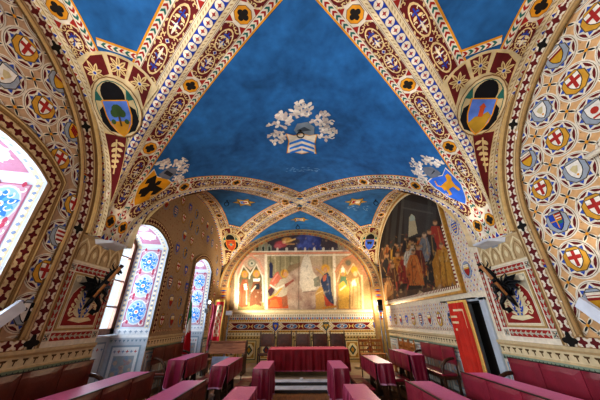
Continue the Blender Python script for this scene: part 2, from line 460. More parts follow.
FAN = {1: (3.24, 2.45, 1.72), 2: (3.27, 2.72, 1.86)}   # medallion centre (x, a) and start of the blue
def do_cell(k, sx, signs):
    """border along the wall arch, corner medallions and the leaf fan of a cross cell"""
    yc, tb = BAY[k]; cv = cv_tran[k]; mx, ma, ab = FAN[k]
    pts = [(sx * W, a) for a in np.linspace(-TAB_T[k][-1], TAB_T[k][-1], 80)]
    f, L, S = path_xf(pts, 1)
    if abs(f(L / 2, .1)[0]) > W: f, L, S = path_xf(pts, -1)
    P = Pen(cv, f, .07); h = L / 2
    lo = 0 if -1 in signs else h
    strip_tri(P, lo, L, .0, .085, l=2); strip_cord(P, lo, L, .085, .19)
    r0 = h - ab - .35 if -1 in signs else h
    ribbon(P, r0, h + ab + .35, [h + q for q in (-1.25, -.1, 1.05)])
    for sg in signs:
        Q = Pen(cv).at(sx * mx, sg * ma, 0, sx, sg)      # local: x towards the wall, y down towards the pier
        G = .17
        def gx(a):                                       # groin position in local x at height a
            return W * math.sin(th_of(TAB_T[k], a)) - mx
        wall = W - mx - .19
        # leaf fan between medallion and the blue
        fc = (-.05, -.08)
        pol = lambda d, r: (fc[0] + r * math.cos(math.radians(d)), fc[1] + r * math.sin(math.radians(d)))
        arc = [pol(d, .785) for d in range(-164, -54, 6)]
        Q.poly(arc + [(.37, -.7), (.37, .6), (gx(ma + .6) + .2, .6), (gx(ma + .25) + .19, .25), (-.47, 0)], CREAM, 12)
        C_ = Q.at(-.66, -.75, math.atan2(-.17, .46)); strip_chev(C_, .05, .62, -.06, .03, l=12); C_.rect(.03, -.095, .62, -.06, OCHRE, 12)
        for d0, d1 in ((-161, -128), (-124, -98), (-94, -62)):
            q = [pol(d, .76) for d in (d0, (d0 + d1) / 2, d1)] + [pol(d, .43) for d in (d1, (d0 + d1) / 2, d0)]
            if d1 == -62: q = [pol(-94, .76), pol(-78, .76), (.32, -.68), (.355, -.2), pol(-30, .47), pol(-60, .45), pol(-94, .45)]
            if d0 == -161: q = [pol(-157, .73), pol(-142, .76), pol(-128, .76), pol(-128, .45), pol(-155, .45), (-.45, .04)]
            x, y = leaf_panel(Q, q, 14); palmette(Q, x, y, math.radians((d0 + d1) / 2), .4, l=16)
        # medallion with dark silhouette and small shield
        Q.disc(0, .02, .42, BROWN, 20, 20, .52); Q.disc(0, .02, .405, CREAM, 21, 20, .5); Q.disc(0, .02, .36, TEAL, 22, 20, .46)
        Q.disc(0, .02, .345, '#c9b78d', 23, 20, .445)
        Q.disc(0, -.2, .2, '#16171c', 24, 18, .22); Q.poly([(-.32, .05), (-.2, -.05), (.2, -.05), (.32, .05), (.33, .25), (.22, .42), (0, .47), (-.22, .42), (-.33, .25)], '#16171c', 24)
        Q.poly([(-.34, -.12), (-.2, -.1), (-.26, -.3)], TEAL, 24); Q.poly([(.34, -.12), (.2, -.1), (.26, -.3)], TEAL, 24)
        fld = '#5b7fd0' if k == 1 else ('#b04a2c' if sx < 0 else '#3f66c8')
        S_ = Q.at(0, .15, 0, .42, -.46)
        S_.poly([(a * 1.12, b * 1.08) for a, b in SHIELD], OCHRE, 26); S_.poly(SHIELD, fld, 27)
        if k == 1 and sx < 0:
            S_.poly([(-.44, -.2), (.44, -.2), (.22, -.58), (0, -.75), (-.22, -.58)], '#c08d2c', 28); S_.rect(-.04, -.4, .04, .05, '#5a4420', 29)
            for a, b, r in ((0, .2, .24), (-.16, .1, .16), (.16, .1, .16), (-.28, -.22, .1), (.28, -.22, .1)): S_.disc(a, b, r, '#3f5a33', 30, 10)
        elif k == 1:
            S_.poly([(-.44, -.35), (-.2, -.1), (.05, -.05), (.3, .1), (.48, -.05), (.3, -.5), (0, -.75), (-.3, -.5)], '#a8862f', 28); S_.rect(-.08, -.1, .12, .25, '#b5512c', 29)
            S_.poly([(-.14, .25), (.18, .25), (.02, .42)], '#b5512c', 29)
        elif sx < 0:
            S_.disc(0, 0, .3, OCHRE, 28, 10); S_.disc(0, 0, .18, '#5f8a86', 29, 8)
        else:
            S_.poly([(-.3, .3), (.3, .3), (.2, -.1), (0, .05), (-.2, -.1)], DARK, 28)
        # leaf triangle running down into the corner
        a1 = TAB_T[k][-1] - ma - .55
        T = [(gx(ma + .5) + .2, .5), (wall, .42), (wall - .02, a1)]
        leaf_panel(Q, T, 14); bx, by = (T[0][0] + T[1][0]) / 2, .62
        for q in range(5):
            for t in (-1, 1): Q.leaf(bx + q * .03, by + q * .11, PI / 2 + t * 1.0, .15 * (1 - q * .15), .035, LEAF, 17)
        Q.stroke([(bx, by - .05), (bx + .14, by + .6)], .03, LEAF, 17)

for k, sx, sy in ((1, -1, 1), (1, 1, 1), (2, -1, -1), (2, 1, -1)): do_groin(k, sx, sy)
for sx in (-1, 1): do_groin(2, sx, 1, True)
for sx in (-1, 1):
    do_cell(1, sx, (1,)); do_cell(2, sx, (-1, 1))
    do_groin(1, sx, -1)

# chevron seam and lower quatrefoil frame where two groins land on the pier
for sx in (-1, 1):
    gy = (BAY[1][0] + BAY[1][1] + BAY[2][0] - BAY[2][1]) / 2
    P = Pen(cv_long).at(sx * 0, gy, 0)
    Q = Pen(cv_long, lambda s, w, sx=sx: (sx * s, gy + w), .08)
    strip_chev(Q, 4.56, 5.15, -.045, .045, l=6)
    Q.rect(5.12, -.46, 5.2, .46, CREAM, 5); strip_tri(Q, 5.05, 5.06, -.4, .4, l=5)
    R2 = Pen(cv_long, lambda s, w, sx=sx: (sx * w, gy + s), .08)
    strip_tri(R2, -.44, .44, 5.19, 5.07, step=.1, l=6)

# arms on the blue kite: chevron shield at the crown, eagle and lion shields in the corners
K = Pen(cv_long).at(.06, 5.18, PI)                # local up points towards the camera's own bay
mantle(K, 0, .45, .74, .82, 13, 3, l=3, size=.26, a0=-.5, a1=PI + .5)
K.poly([(-.3, .2), (-.3, .62), (-.12, .78), (.12, .72), (.2, .5), (.1, .3)], '#7c8a96', 7); K.poly([(-.22, .5), (-.05, .62), (.12, .5), (.1, .42)], '#3e4a58', 8)
SH = [(-.36, .36), (-.18, .3), (0, .36), (.2, .3), (.38, .38), (.33, .1), (.4, -.38), (.2, -.36), (0, -.44), (-.2, -.36), (-.38, -.42), (-.32, 0)]
K.poly([(a * 1.07, b * 1.06) for a, b in SH], OCHRE, 8); K.poly(SH, WHITE, 9)
for z in (.1, -.1, -.29): K.poly([(-.33, z - .06), (0, z + .1), (.33, z - .06), (.34, z - .15), (0, z + .0), (-.35, z - .15)], '#2f7fd6', 10)
for sx, fld, ch, c2 in ((-1, '#d99a1e', 'eagle', '#1b1714'), (1, '#3b72d8', 'lion', '#e0a02c')):
    Q = Pen(cv_long, lambda u, v, sx=sx: (sx * v, 4.86 + u))
    sh = [(-.34, 3.5), (-.12, 3.56), (.1, 3.44), (.3, 3.42), (.34, 3.62), (.28, 3.95), (.12, 4.2), (.02, 4.32), (-.1, 4.22), (-.27, 3.95)]
    cx, cy = 0, 3.85
    Q.poly([(cx + (a - cx) * 1.09, cy + (b - cy) * 1.06) for a, b in sh], WHITE, 4); Q.poly(sh, fld, 5)
    shq = Q.at(.0, 3.8, PI + (.25 if sx < 0 else -.2), .62 if sx > 0 else -.62, .62)
    q = Pen(cv_long, Q.xf, None, shq.loc)
    if ch == 'eagle':
        q.poly([(0, .42), (.1, .3), (.06, .18), (.4, .35), (.42, 0), (.3, -.15), (.22, .0), (.14, -.1), (.2, -.35), (.08, -.5), (0, -.4), (-.08, -.5), (-.2, -.35), (-.14, -.1), (-.22, 0), (-.3, -.15), (-.42, 0), (-.4, .35), (-.06, .18), (-.1, .3)], c2, 6)
    else:
        q.poly([(-.32, -.1), (-.3, .12), (-.1, .16), (.12, .2), (.2, .38), (.36, .4), (.38, .24), (.28, .12), (.26, -.05), (.34, -.3), (.22, -.32), (.14, -.1), (-.1, -.12), (-.12, -.34), (-.26, -.34), (-.22, -.1)], c2, 6)
        q.stroke([(-.3, .08), (-.42, .2), (-.34, .4)], .06, c2, 6)
    Q.poly([(-.16, 3.5), (-.16, 3.25), (0, 3.12), (.14, 3.2), (.16, 3.42), (0, 3.5)], '#6e7480', 5); Q.poly([(-.12, 3.3), (.1, 3.25), (.12, 3.34), (-.1, 3.4)], '#2e333c', 6)
    mantle(Q, 0, 3.36, .42, .46, 8, 11 + sx, l=3, size=.19, a0=PI * .98, a1=PI * 2.02)

# small star shields in the far bay
def star_shield(P, l=3, mid=BLUE):
    S = [(r * math.cos(a), r * math.sin(a)) for i in range(12) for r, a in [((.48 if i % 2 == 0 else .27), PI * i / 6)]]
    P.poly([(x * 1.05, y * 1.05) for x, y in S], DARK, l); P.poly([(x * .98, y * .98) for x, y in S], '#b08c3c', l + 1)
    P.rect(-.24, -.15, .24, .15, '#7b5e2a', l + 2); P.rect(-.17, -.17, .17, .17, WHITE, l + 3)
    P.rect(-.15, -.15, .0, .15, mid, l + 4); P.rect(-.05, -.06, .13, .06, RED if mid != RED else WHITE, l + 5)
star_shield(Pen(cv_tran[2]).at(-2.2, -.02, 0, .95, .8), mid='#4a7cc8')
star_shield(Pen(cv_tran[2]).at(2.2, -.02, 0, .95, .8), mid=RED)
star_shield(Pen(cv_long).at(-.02, 10.65, 0, .95, .6), mid='#6c8fc0')
rw = random.Random(4)
for i in range(26):                                   # pale worn scratches in the plaster
    x, y = 1.9 + rw.random() * .9, .35 + rw.random() * .35
    Pen(cv_tran[2]).leaf(x, y, rw.uniform(-.6, .6), rw.uniform(.05, .16), .012, '#8fb2d0', 2)
for i in range(40):
    Pen(cv_long).leaf(rw.uniform(-.5, .5) + .05, 6.45 + rw.uniform(-.12, .12), rw.uniform(-.5, .5), rw.uniform(.05, .14), .012, '#6f9cc8', 2)
# bosses
for k in BAY:
    P = Pen(cv_long).at(0, BAY[k][0])
    P.disc(0, 0, .2, CREAM, 8, 20); P.disc(0, 0, .13, WHITE, 9, 16)
    for i in range(4):
        a = PI * i / 2; octa(P.at(.52 * math.cos(a), .52 * math.sin(a), a), 0, 0, .1, 8)

# projecting arch band in front of the far wall
RING_Y = 12.05
HR, RR = 3.3, 2.62
def ring_pt(t, k): # k 0 inner .. 1 outer
    return ((HR + (W - HR) * k) * math.cos(t), SPR + (RR + (RISE - RR) * k) * math.sin(t))
cv_ring = Canvas(lambda x, z, off: (x, RING_Y - off, EYE + z))
cv_soff = Canvas(lambda t, d, off: ((HR - off) * math.cos(t), RING_Y + d, EYE + SPR + (RR - off) * math.sin(t)))
N = 72
for i in range(N):
    t0, t1 = PI * i / N, PI * (i + 1) / N
    cv_ring.poly([ring_pt(t0, 0), ring_pt(t1, 0), ring_pt(t1, 1), ring_pt(t0, 1)], '#a98a66', 0)
    for k0, k1, c in ((0, .07, OCHRE), (.12, .2, CREAM), (.78, .86, CREAM), (.9, 1.0, '#c9a05a')):
        cv_ring.poly([ring_pt(t0, k0), ring_pt(t1, k0), ring_pt(t1, k1), ring_pt(t0, k1)], c, 1)
    c = ('#8d4a3a', '#7e6a52', '#9a6a4c', '#72463c')[i % 4]
    tm = (t0 + t1) / 2
    cv_ring.poly([ring_pt(t0 + .004, .5), ring_pt(tm, .26), ring_pt(t1 - .004, .5), ring_pt(tm, .74)], c, 1)
    cv_ring.poly([ring_pt(t0 + .015, .5), ring_pt(tm, .38), ring_pt(t1 - .015, .5), ring_pt(tm, .62)], ('#d0b48a', '#5c6f7c')[i % 2], 2)
    cv_soff.poly([(t0, 0), (t1, 0), (t1, YF - RING_Y), (t0, YF - RING_Y)], '#8f7350', 0)
    cv_soff.poly([(t0 + .005, .06), (t1 - .005, .06), (t1 - .005, .26), (t0 + .005, .26)], ('#7d4538', '#6d6a5c')[i % 2], 1)
for s in (-1, 1):                                     # legs of the band below the springing, and the walls' reveal
    x0, x1 = sorted((s * HR, s * W))
    for z0, z1 in ((-.25, .45), (.45, SPR)):
        cv_ring.poly([(x0, z0), (x1, z0), (x1, z1), (x0, z1)], '#b08f62' if z0 > 0 else '#c2a26a', 0)
    for i in range(18):
        z = .05 + i * .075
        cv_ring.poly([(s * 3.38, z), (s * 3.55, z + .03), (s * 3.72, z), (s * 3.55, z - .03)], (RED, BLUE, OCHRE)[i % 3], 1)
    cv_ring.rect = None
    for z0, z1 in ((-1.8, SPR),):
        n = len(cv_soff.v)
        cv_soff.v += [(s * HR, RING_Y, EYE + z0), (s * HR, YF, EYE + z0), (s * HR, YF, EYE + z1), (s * HR, RING_Y, EYE + z1)]
        cv_soff.q.append((n, n + 1, n + 2, n + 3)); cv_soff.c.append(lin('#a98758'))
    cv_ring.poly([(x0, -1.8), (x1, -1.8), (x1, -.25), (x0, -.25)], '#b89a62', 0)

M_VAULT = painted('painted_vault_plaster', .8, (.66, 1.32), 1.3, (.84, 1.14), 6)
M_WALL = painted('painted_wall_plaster', .8, (.85, 1.1), .7, (.88, 1.1), 16)
M_FRESCO = painted('fresco_plaster', .85, (.88, 1.12), 1.6, (.82, 1.14), 22)
def structure(o): o['kind'] = 'structure'; return o
structure(build_canvas('ceiling', [cv_long, cv_tran[1], cv_tran[2]], M_VAULT))
structure(build_canvas('trim_1', [cv_ring, cv_soff], M_WALL))
# ------------------------------------------------------------------ walls
def vault_top(y):
    for k in BAY:
        yc, tb = BAY[k]; q = (y - yc) / tb
        if abs(q) < 1: return SPR + RISE * math.sqrt(1 - q * q)
    return SPR
WIN = [(1.3, 3.22), (5.245, 7.02), (9.03, 10.83)]
WSP, WRI = 1.88, .32                                  # springing and rise of the window arches
def win_arch(y, w):
    c, h = (w[0] + w[1]) / 2, (w[1] - w[0]) / 2; R = (h * h + WRI * WRI) / (2 * WRI); d = y - c
    return WSP + WRI - R + math.sqrt(max(0, R * R - d * d))
DOOR = (5.62, 6.74, .36)
class WallPen(Pen): pass
def wall_canvas(side):
    return Canvas(lambda y, z, off: (side * (W - off), y, EYE + z))
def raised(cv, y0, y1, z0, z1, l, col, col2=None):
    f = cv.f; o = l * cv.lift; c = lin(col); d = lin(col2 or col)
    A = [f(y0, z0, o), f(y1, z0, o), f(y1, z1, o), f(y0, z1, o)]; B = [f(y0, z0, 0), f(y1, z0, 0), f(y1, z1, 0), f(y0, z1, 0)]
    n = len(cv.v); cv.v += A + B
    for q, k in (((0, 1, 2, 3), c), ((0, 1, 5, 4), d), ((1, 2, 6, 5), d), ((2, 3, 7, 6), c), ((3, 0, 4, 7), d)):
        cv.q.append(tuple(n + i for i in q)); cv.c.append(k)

def wall_base(cv, side, col1, col2):
    ys = list(np.arange(-3.2, YF + .01, .1)) + [4.32, 5.2, DOOR[0], DOOR[1]] + [y for w in WIN for y in w]
    ys = sorted(set(round(float(y), 3) for y in ys))
    for a, b in zip(ys[:-1], ys[1:]):
        m = (a + b) / 2; lo0 = lo1 = -1.8
        if side < 0:
            for w in WIN:
                if w[0] < m < w[1]: lo0, lo1 = win_arch(a, w), win_arch(b, w)
        elif DOOR[0] < m < DOOR[1]: lo0 = lo1 = DOOR[2]
        t0, t1 = vault_top(a if abs(a - 4.32) > .01 or m < 4.32 else a + .01), vault_top(b)
        if 4.32 < m < 5.2: t0 = t1 = SPR
        cv.poly([(a, lo0), (b, lo1), (b, max(t1, lo1 + .01)), (a, max(t0, lo0 + .01))], col1 if m < 4.76 else col2, 0)

ARC1 = (BAY[1][0], 3.02, 2.75)                        # centre line of the floret border in the near bay
def arc_path(c, h, r, zlow, n=60, sgn=1, full=False):
    P = [(c + sgn * h, zlow), (c + sgn * h, SPR * .5 + zlow * .5)]
    tmax = PI if full else PI * .8
    P += [(c + sgn * h * math.cos(t), SPR + r * math.sin(t)) for t in np.linspace(0, tmax, n)]
    return P

def star_circle(P, y, z, r, kind, sh):
    P.disc(y, z, r, WHITE, 3, 28); P.disc(y, z, r * .93, '#6d5c44', 4, 28); P.disc(y, z, r * .91, WHITE, 5, 28); P.disc(y, z, r * .86, DRED, 6, 28)
    R_ = r * .9
    for i in range(8):
        a = PI / 4 * i + PI / 8
        P.leaf(y + R_ * .74 * math.cos(a) - .10 * r * 3 * -math.sin(a) * .9, z + R_ * .74 * math.sin(a) - .3 * r * math.cos(a) * .9, a + PI / 2, r * .54, r * .07, '#cdb89a', 7)
    for o in (0, PI / 4):
        P.poly([(y + R_ * math.cos(o + PI / 2 * i), z + R_ * math.sin(o + PI / 2 * i)) for i in range(4)], WHITE, 8 if o == 0 else 9)
    for i in range(8):
        a = PI / 4 * i
        P.poly([(y + R_ * .88 * math.cos(a), z + R_ * .88 * math.sin(a))] + [(y + R_ * .70 * math.cos(a + d), z + R_ * .70 * math.sin(a + d)) for d in (-.2, .2)], '#3a56a8', 10)
    g = OCHRE if kind else GREY
    o = [(y + r * .66 * math.cos(PI / 8 + PI / 4 * i), z + r * .66 * math.sin(PI / 8 + PI / 4 * i)) for i in range(8)]
    P.poly(o, '#5d5138', 11); P.poly([(y + (a - y) * .93, z + (b - z) * .93) for a, b in o], '#c8963a' if kind else GREY, 12)
    if kind: shield(P, y, z + r * .05, r * .66, '#e9e2d4', 'cross', '#a5302c', 13)
    else: shield(P, y, z + r * .05, r * .68, *sh, l=13)

SHIELDS = [('#e3ddd2', 'bars', '#9a2f2b'), ('#2846a8', 'quarter', RED), ('#c99a2e', 'chief', '#8b2a26'), ('#e3ddd2', 'bird', '#c7b98f'), ('#e8e4da', 'half', '#1d1b1b'),
           ('#2846b8', 'blobs', '#d9a432'), ('#d9a432', 'bend', '#8b2420'), ('#e3ddd2', 'disc', '#b03a2e'), ('#3a58b0', 'lion', '#e0b040')]
def field_bay1(cv, side):
    c, h, r = ARC1
    w0 = WIN[0] if side < 0 else None
    def inside(y, z, m=0.0):
        if z < -.19 + m or y > c + h - .1 - m: return False
        if z > SPR and ((y - c) / (h - .1 - m)) ** 2 + ((z - SPR) / (r - .1 - m)) ** 2 > 1: return False
        if w0 and w0[0] - .24 - m < y < w0[1] + .24 + m:
            yy = min(max(y, w0[0]), w0[1])
            if z < win_arch(yy, w0) + .24 + m - max(0, y - w0[1]) * .3: return False
        return True
    cc = Canvas(cv.f, None, cv.lift, .12, lambda y, z: inside(y, z))
    cf = Canvas(cv.f, None, cv.lift)
    rnd = random.Random(5 + side)
    y_0, z_0 = (3.40, .74 - .545 * 2) if side > 0 else (3.73, 1.21 - .545 * 3)
    par = 0 if side > 0 else 1
    for j in range(9):
        for i in range(-1, 7 if side > 0 else 8):
            y, z = y_0 - .53 * i, z_0 + .545 * j
            ok = [inside(y + a, z + b) for a in (-.27, 0, .27) for b in (-.27, 0, .27)]
            if any(ok):
                P = Pen(cf if all(ok) else cc)
                kind = (i + j + par) % 2 == (0 if side > 0 else 1)
                k = (i * 3 + j * 2) % len(SHIELDS)
                if side < 0 and i == 0 and j == 1: k, kind = 4, False
                if side < 0 and i == 0 and j == 3: k, kind = 0, False
                if side < 0 and i == 1: k = 6
                if side > 0 and i == 1 and j == 4: k = 3
                if side > 0 and i == 0 and j == 3: k = 1
                if side > 0 and i == 1 and j == 6: k = 3
                if side > 0 and i == 0 and j == 5: k = 2
                star_circle(P, y, z, .268, kind, SHIELDS[k])
            y += .265; z += .2725
            if inside(y, z, .02):
                P = Pen(cf if inside(y, z, .15) else cc)
                for q in range(4):
                    a = PI / 4 + PI / 2 * q
                    P.leaf(y, z, a, .15, .026, '#ede1c8', 3); P.leaf(y, z, a, .11, .014, '#2b2f33', 4)
                P.disc(y, z, .022, OCHRE, 5, 8)
                P.disc(y, z + .16, .008, BROWN, 3, 6)
    return [cc, cf]

def dado(cv, y0, y1, grey=False, panels=True):
    cv0 = cv; cv = Canvas(lambda y, z, o: cv0.f(y, z - .075, o), None, cv0.lift)
    P = Pen(cv)
    P.rect(y0, -1.72, y1, -.28, '#c9bfae' if not grey else '#b9c0c2', 1)
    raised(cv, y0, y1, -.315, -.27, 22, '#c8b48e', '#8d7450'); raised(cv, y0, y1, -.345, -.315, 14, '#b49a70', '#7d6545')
    P.rect(y0, -.48, y1, -.345, '#d6c5a0', 2)
    n = max(1, int((y1 - y0) / .135)); st = (y1 - y0) / n
    for i in range(n):
        y = y0 + (i + .5) * st
        P.poly([(y - .045, -.375), (y + .045, -.375), (y + .03, -.40), (y + .012, -.40), (y + .004, -.45), (y - .012, -.45), (y - .012, -.40), (y - .03, -.40)], '#5d4529', 3)
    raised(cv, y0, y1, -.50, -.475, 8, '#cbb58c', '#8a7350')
    P.rect(y0, -.58, y1, -.50, '#8c9a86', 2)
    for i in range(n * 2):
        y = y0 + (i + .5) * st / 2
        P.poly([(y - st * .2, -.57), (y, -.515), (y + st * .2, -.57)], '#3d4a44', 3)
    if panels:
        m = max(1, round((y1 - y0) / .9)); pw = (y1 - y0) / m
        for i in range(m):
            a, b = y0 + i * pw + .05, y0 + (i + 1) * pw - .05
            P.rect(a, -1.5, b, -.62, '#7f97a6', 2); P.rect(a + .03, -1.47, b - .03, -.65, '#d3d5d0', 3)
            for k in range(5):
                x = a + .1 + (b - a - .2) * k / 4
                P.quat(x, -.72, .045, (RED, '#5b7aa0')[k % 2], 4, 16)
            P.rect(a + .12, -1.38, b - .12, -.8, '#8fa3ad', 4); P.rect(a + .15, -1.35, b - .15, -.83, '#b9a99c', 5)
            rr = random.Random(int(a * 100))
            for k in range(14): P.disc(rr.uniform(a + .2, b - .2), rr.uniform(-1.3, -.88), rr.uniform(.02, .06), ('#a58b7c', '#8fa0b4', '#c2b39c')[k % 3], 6, 7)
    cv0.q += [tuple(i + len(cv0.v) for i in q) for q in cv.q]; cv0.c += cv.c; cv0.v += cv.v

def pier_panel(cv, side):
    P = Pen(cv)
    P.rect(4.06, -.35, 5.24, SPR, '#cdb58c', 1)
    # blind arcade
    P.rect(4.1, .95, 5.22, 1.36, '#bda37a', 2)
    for i in range(4):
        a, b = 4.12 + i * .275, 4.12 + (i + 1) * .275; m = (a + b) / 2
        P.stroke([(a, .96), (a, 1.1), (a + .04, 1.22), (m, 1.33), (b - .04, 1.22), (b, 1.1), (b, .96)], .035, '#e0d0a8', 3)
        P.stroke([(a + .05, .96), (a + .05, 1.1), (m - .05, 1.19), (m, 1.25), (m + .05, 1.19), (b - .05, 1.1), (b - .05, .96)], .018, '#8e744e', 3)
        P.leaf(m, 1.02, PI / 2, .14, .04, '#e0d0a8', 3)
    P.rect(4.1, .905, 5.24, .94, '#e6dac0', 3)
    # framed red panel with scrolling leaves
    P.rect(4.10, -.345, 5.24, .9, WHITE, 2)
    strip_arrow(P, 4.26, 5.08, -.265, -.155, d=-side); strip_arrow(P, 4.26, 5.08, .77, .88, d=-side)
    Vp = Pen(cv, lambda s, w: (w, s))
    for a, b in ((4.13, 4.235), (5.105, 5.21)): strip_arrow(Vp, -.13, .75, a, b)
    for y in (4.182, 5.157):
        for z in (-.21, .825):
            P.rect(y - .05, z - .05, y + .05, z + .05, '#8d8d80', 4); P.rect(y - .04, z - .04, y + .04, z + .04, '#d6cdb4', 5)
            for q in range(4): P.leaf(y, z, PI / 4 + q * PI / 2, .05, .012, ('#7a3330', '#4f6a68')[q % 2], 6)
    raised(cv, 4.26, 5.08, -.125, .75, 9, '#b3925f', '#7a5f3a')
    P.rect(4.29, -.095, 5.05, .72, '#e0d2b0', 10); P.rect(4.31, -.075, 5.03, .70, '#b5ad98', 11)
    red = [(4.33, -.055), (5.01, -.055), (5.01, .3), (4.98, .42), (4.9, .52), (4.82, .57), (4.78, .62), (4.67, .66), (4.56, .62), (4.52, .57), (4.44, .52), (4.36, .42), (4.33, .3)]
    P.poly([(4.67 + (a - 4.67) * 1.04, .3 + (b - .3) * 1.05) for a, b in red], '#e3d7bb', 12); P.poly(red, '#8e2a26', 13)
    for s in (-1, 1):
        for k in range(3): P.leaf(4.67 + s * .27, .6, (.6 + k * .5) if s > 0 else PI - (.6 + k * .5), .1, .025, '#e2d6ba', 13)
    # leaf bush: tall cream tree of scrolls with blue flowers
    rr = random.Random(3)
    P.poly([(4.60, .02), (4.74, .02), (4.80, .2), (4.76, .4), (4.67, .56), (4.58, .4), (4.54, .2)], '#c9ba96', 14)
    for i in range(9):
        for s in (-1, 1):
            a = -.3 + i * .22; rad = .27 - .012 * i
            x, z = 4.67 + s * rad * math.cos(a) * 1.02, .2 + (.24 if a < 0 else .36) * math.sin(a)
            P.disc(x, z, .03, '#e6d8b4', 15, 8); P.curl(x - s * .02, z, .055, a, s * 4, .026, '#dac99e', 16)
            P.leaf(4.67 + s * .03, .06 + i * .045, (0.5 if s > 0 else PI - .5), .2, .026, '#dccda8', 15)
            P.leaf(4.67 + s * .05, .1 + i * .045, (1.0 if s > 0 else PI - 1.0), .13, .016, ('#3b58b4', '#e9dfc6')[i % 2], 17); P.disc(4.67 + s * (.04 + .012 * (i % 4)), .08 + i * .05, .02, '#3454a8', 18, 7)
    P.poly([(4.42, .02), (4.67, -.02), (4.92, .02), (4.84, .07), (4.67, .05), (4.5, .07)], '#e0d2ac', 16)

def bay2_pattern(cv, side):
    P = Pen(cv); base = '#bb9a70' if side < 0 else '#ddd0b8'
    rnd = random.Random(8)
    for i in range(12):
        for j in range(8):
            y, z = 5.76 + .58 * i + (.29 if j % 2 else 0), .02 + .5 * j
            if y > 11.9 or z > vault_top(y) - .35: continue
            if side < 0 and any(w[0] - .35 < y < w[1] + .35 and z < WSP + WRI + .45 for w in WIN): continue
            if side > 0 and (6.0 < y < 12 and z > .35 or DOOR[0] - .2 < y < DOOR[1] and z < .5): continue
            k = rnd.randrange(6); kind = (i + j) % 3
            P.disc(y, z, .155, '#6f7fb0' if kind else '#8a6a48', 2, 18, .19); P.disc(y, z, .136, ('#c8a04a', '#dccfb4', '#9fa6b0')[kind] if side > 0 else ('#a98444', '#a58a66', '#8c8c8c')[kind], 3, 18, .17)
            if kind == 0: shield(P, y, z + .015, .18, '#e9e2d4', 'cross', '#a5302c', 4)
            else: shield(P, y, z + .015, .19, *[('#2b4cc0', 'bird', '#d8b860'), ('#9c2c28', 'chief', '#d8b050'), ('#3355b8', 'bars', '#e0c060'), ('#c99a2e', 'half', '#27395f'), ('#2b4cc0', 'disc', '#c8a040'), ('#a33', 'bars', '#e4dcc8')][k][:1] if False else ('#2b4cc0', '#9c2c28', '#3355b8', '#c99a2e', '#2b4cc0', '#8f3330')[k:k + 1], ('bird', 'chief', 'bars', 'half', 'disc', 'bars')[k], ('#d8b860', '#d8b050', '#e0c060', '#27395f', '#c8a040', '#e4dcc8')[k], 4)
    q_ = 1.0 if side < 0 else .78
    for i in range(60):
        for j in range(40):
            y, z = 5.5 + .145 * q_ * i, -.2 + .125 * q_ * j
            if y > 12 or z > vault_top(y) - .12: continue
            if side < 0 and any(w[0] - .22 < y < w[1] + .22 and z < WSP + WRI + .25 for w in WIN): continue
            if side > 0 and (6.0 < y < 11.9 and z > .42 or DOOR[0] - .2 < y < DOOR[1] + .1 and z < .5): continue
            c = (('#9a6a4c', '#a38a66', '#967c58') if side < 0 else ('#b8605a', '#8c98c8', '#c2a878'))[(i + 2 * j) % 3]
            y += .07 * (j % 2)
            P.poly([(y - .028, z), (y, z - .028), (y + .028, z), (y, z + .028)], c, 2)
            if side > 0: P.stroke([(y - .05, z - .05), (y + .05, z + .05)], .012, '#c3b8c6', 1.5); P.stroke([(y + .05, z - .05), (y - .05, z + .05)], .012, '#cdb79a', 1.2)

cvL, cvR = wall_canvas(-1), wall_canvas(1)
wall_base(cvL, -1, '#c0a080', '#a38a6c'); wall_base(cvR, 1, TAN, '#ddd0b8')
extra = {-1: [cvL], 1: [cvR]}
for side, cv in ((-1, cvL), (1, cvR)):
    extra[side] += field_bay1(cv, side)
    c, h, r = ARC1
    f, L, S = path_xf(arc_path(c, h, r, -.34), 1)
    P = Pen(cv, f, .06)
    for w0, w1, col, l in ((-.15, -.1, '#8a6c44', 13), (.1, .15, '#8f7047', 13), (.15, .19, '#c4a878', 14), (.19, .22, '#7a5e3a', 13)): P.rect(0, w0, L, w1, col, l)
    P.rect(1.72, -.36, L, -.1, '#a3855a', 12); P.rect(1.72, -.2, L, -.185, '#6f5636', 13); strip_cord(P, 1.72, L, -.37, -.25, l=13); P.rect(1.72, -.25, L, -.235, '#e6dcc6', 14)
    P.rect(0, -.11, L, .11, '#cdb48a', 13.5); strip_floret(P, 0, L, -.08, .08, l=14, step=.14)
    for s in (1.76, 3.58, 4.78):
        P.rect(s - .07, -.08, s + .07, .08, WHITE, 17); P.quat(s, 0, .1, '#1d1a18', 18, 20, .25)
    # lower horizontal border with the corner quatrefoil
    y0 = -3 if side > 0 else 3.5
    P = Pen(cv)
    strip_floret(P, -1.0, 3.87, -.345, -.215, l=19, step=.15)
    P.quat(3.965, -.27, .12, '#1d1a18', 21, 20, .25)
    pier_panel(cv, side); bay2_pattern(cv, side)
    # 3-D roll mouldings along the lunette
    for pts, rad, col in (([p for p in arc_path(c, h + .2, r + .2, -.26) if p[1] > SPR - .15], .04, '#bd9f6c'), (arc_path(c, h - .165, r - .165, -.19), .028, '#a5865a')):
        for a, b in zip(pts[:-1], pts[1:]):
            n = len(cv.v); dx, dz = b[0] - a[0], b[1] - a[1]; m = math.hypot(dx, dz); nx, nz = -dz / m, dx / m
            prof = [(-rad, 0.01), (-rad * .8, rad * .9), (0, rad * 1.35), (rad * .8, rad * .9), (rad, 0.01)]
            for q in (a, b):
                for u, o in prof: cv.v.append(cv.f(q[0] + nx * u, q[1] + nz * u, o + .03))
            for i in range(4):
                cv.q.append((n + i, n + i + 1, n + 6 + i, n + 5 + i)); cv.c.append(lin(col))
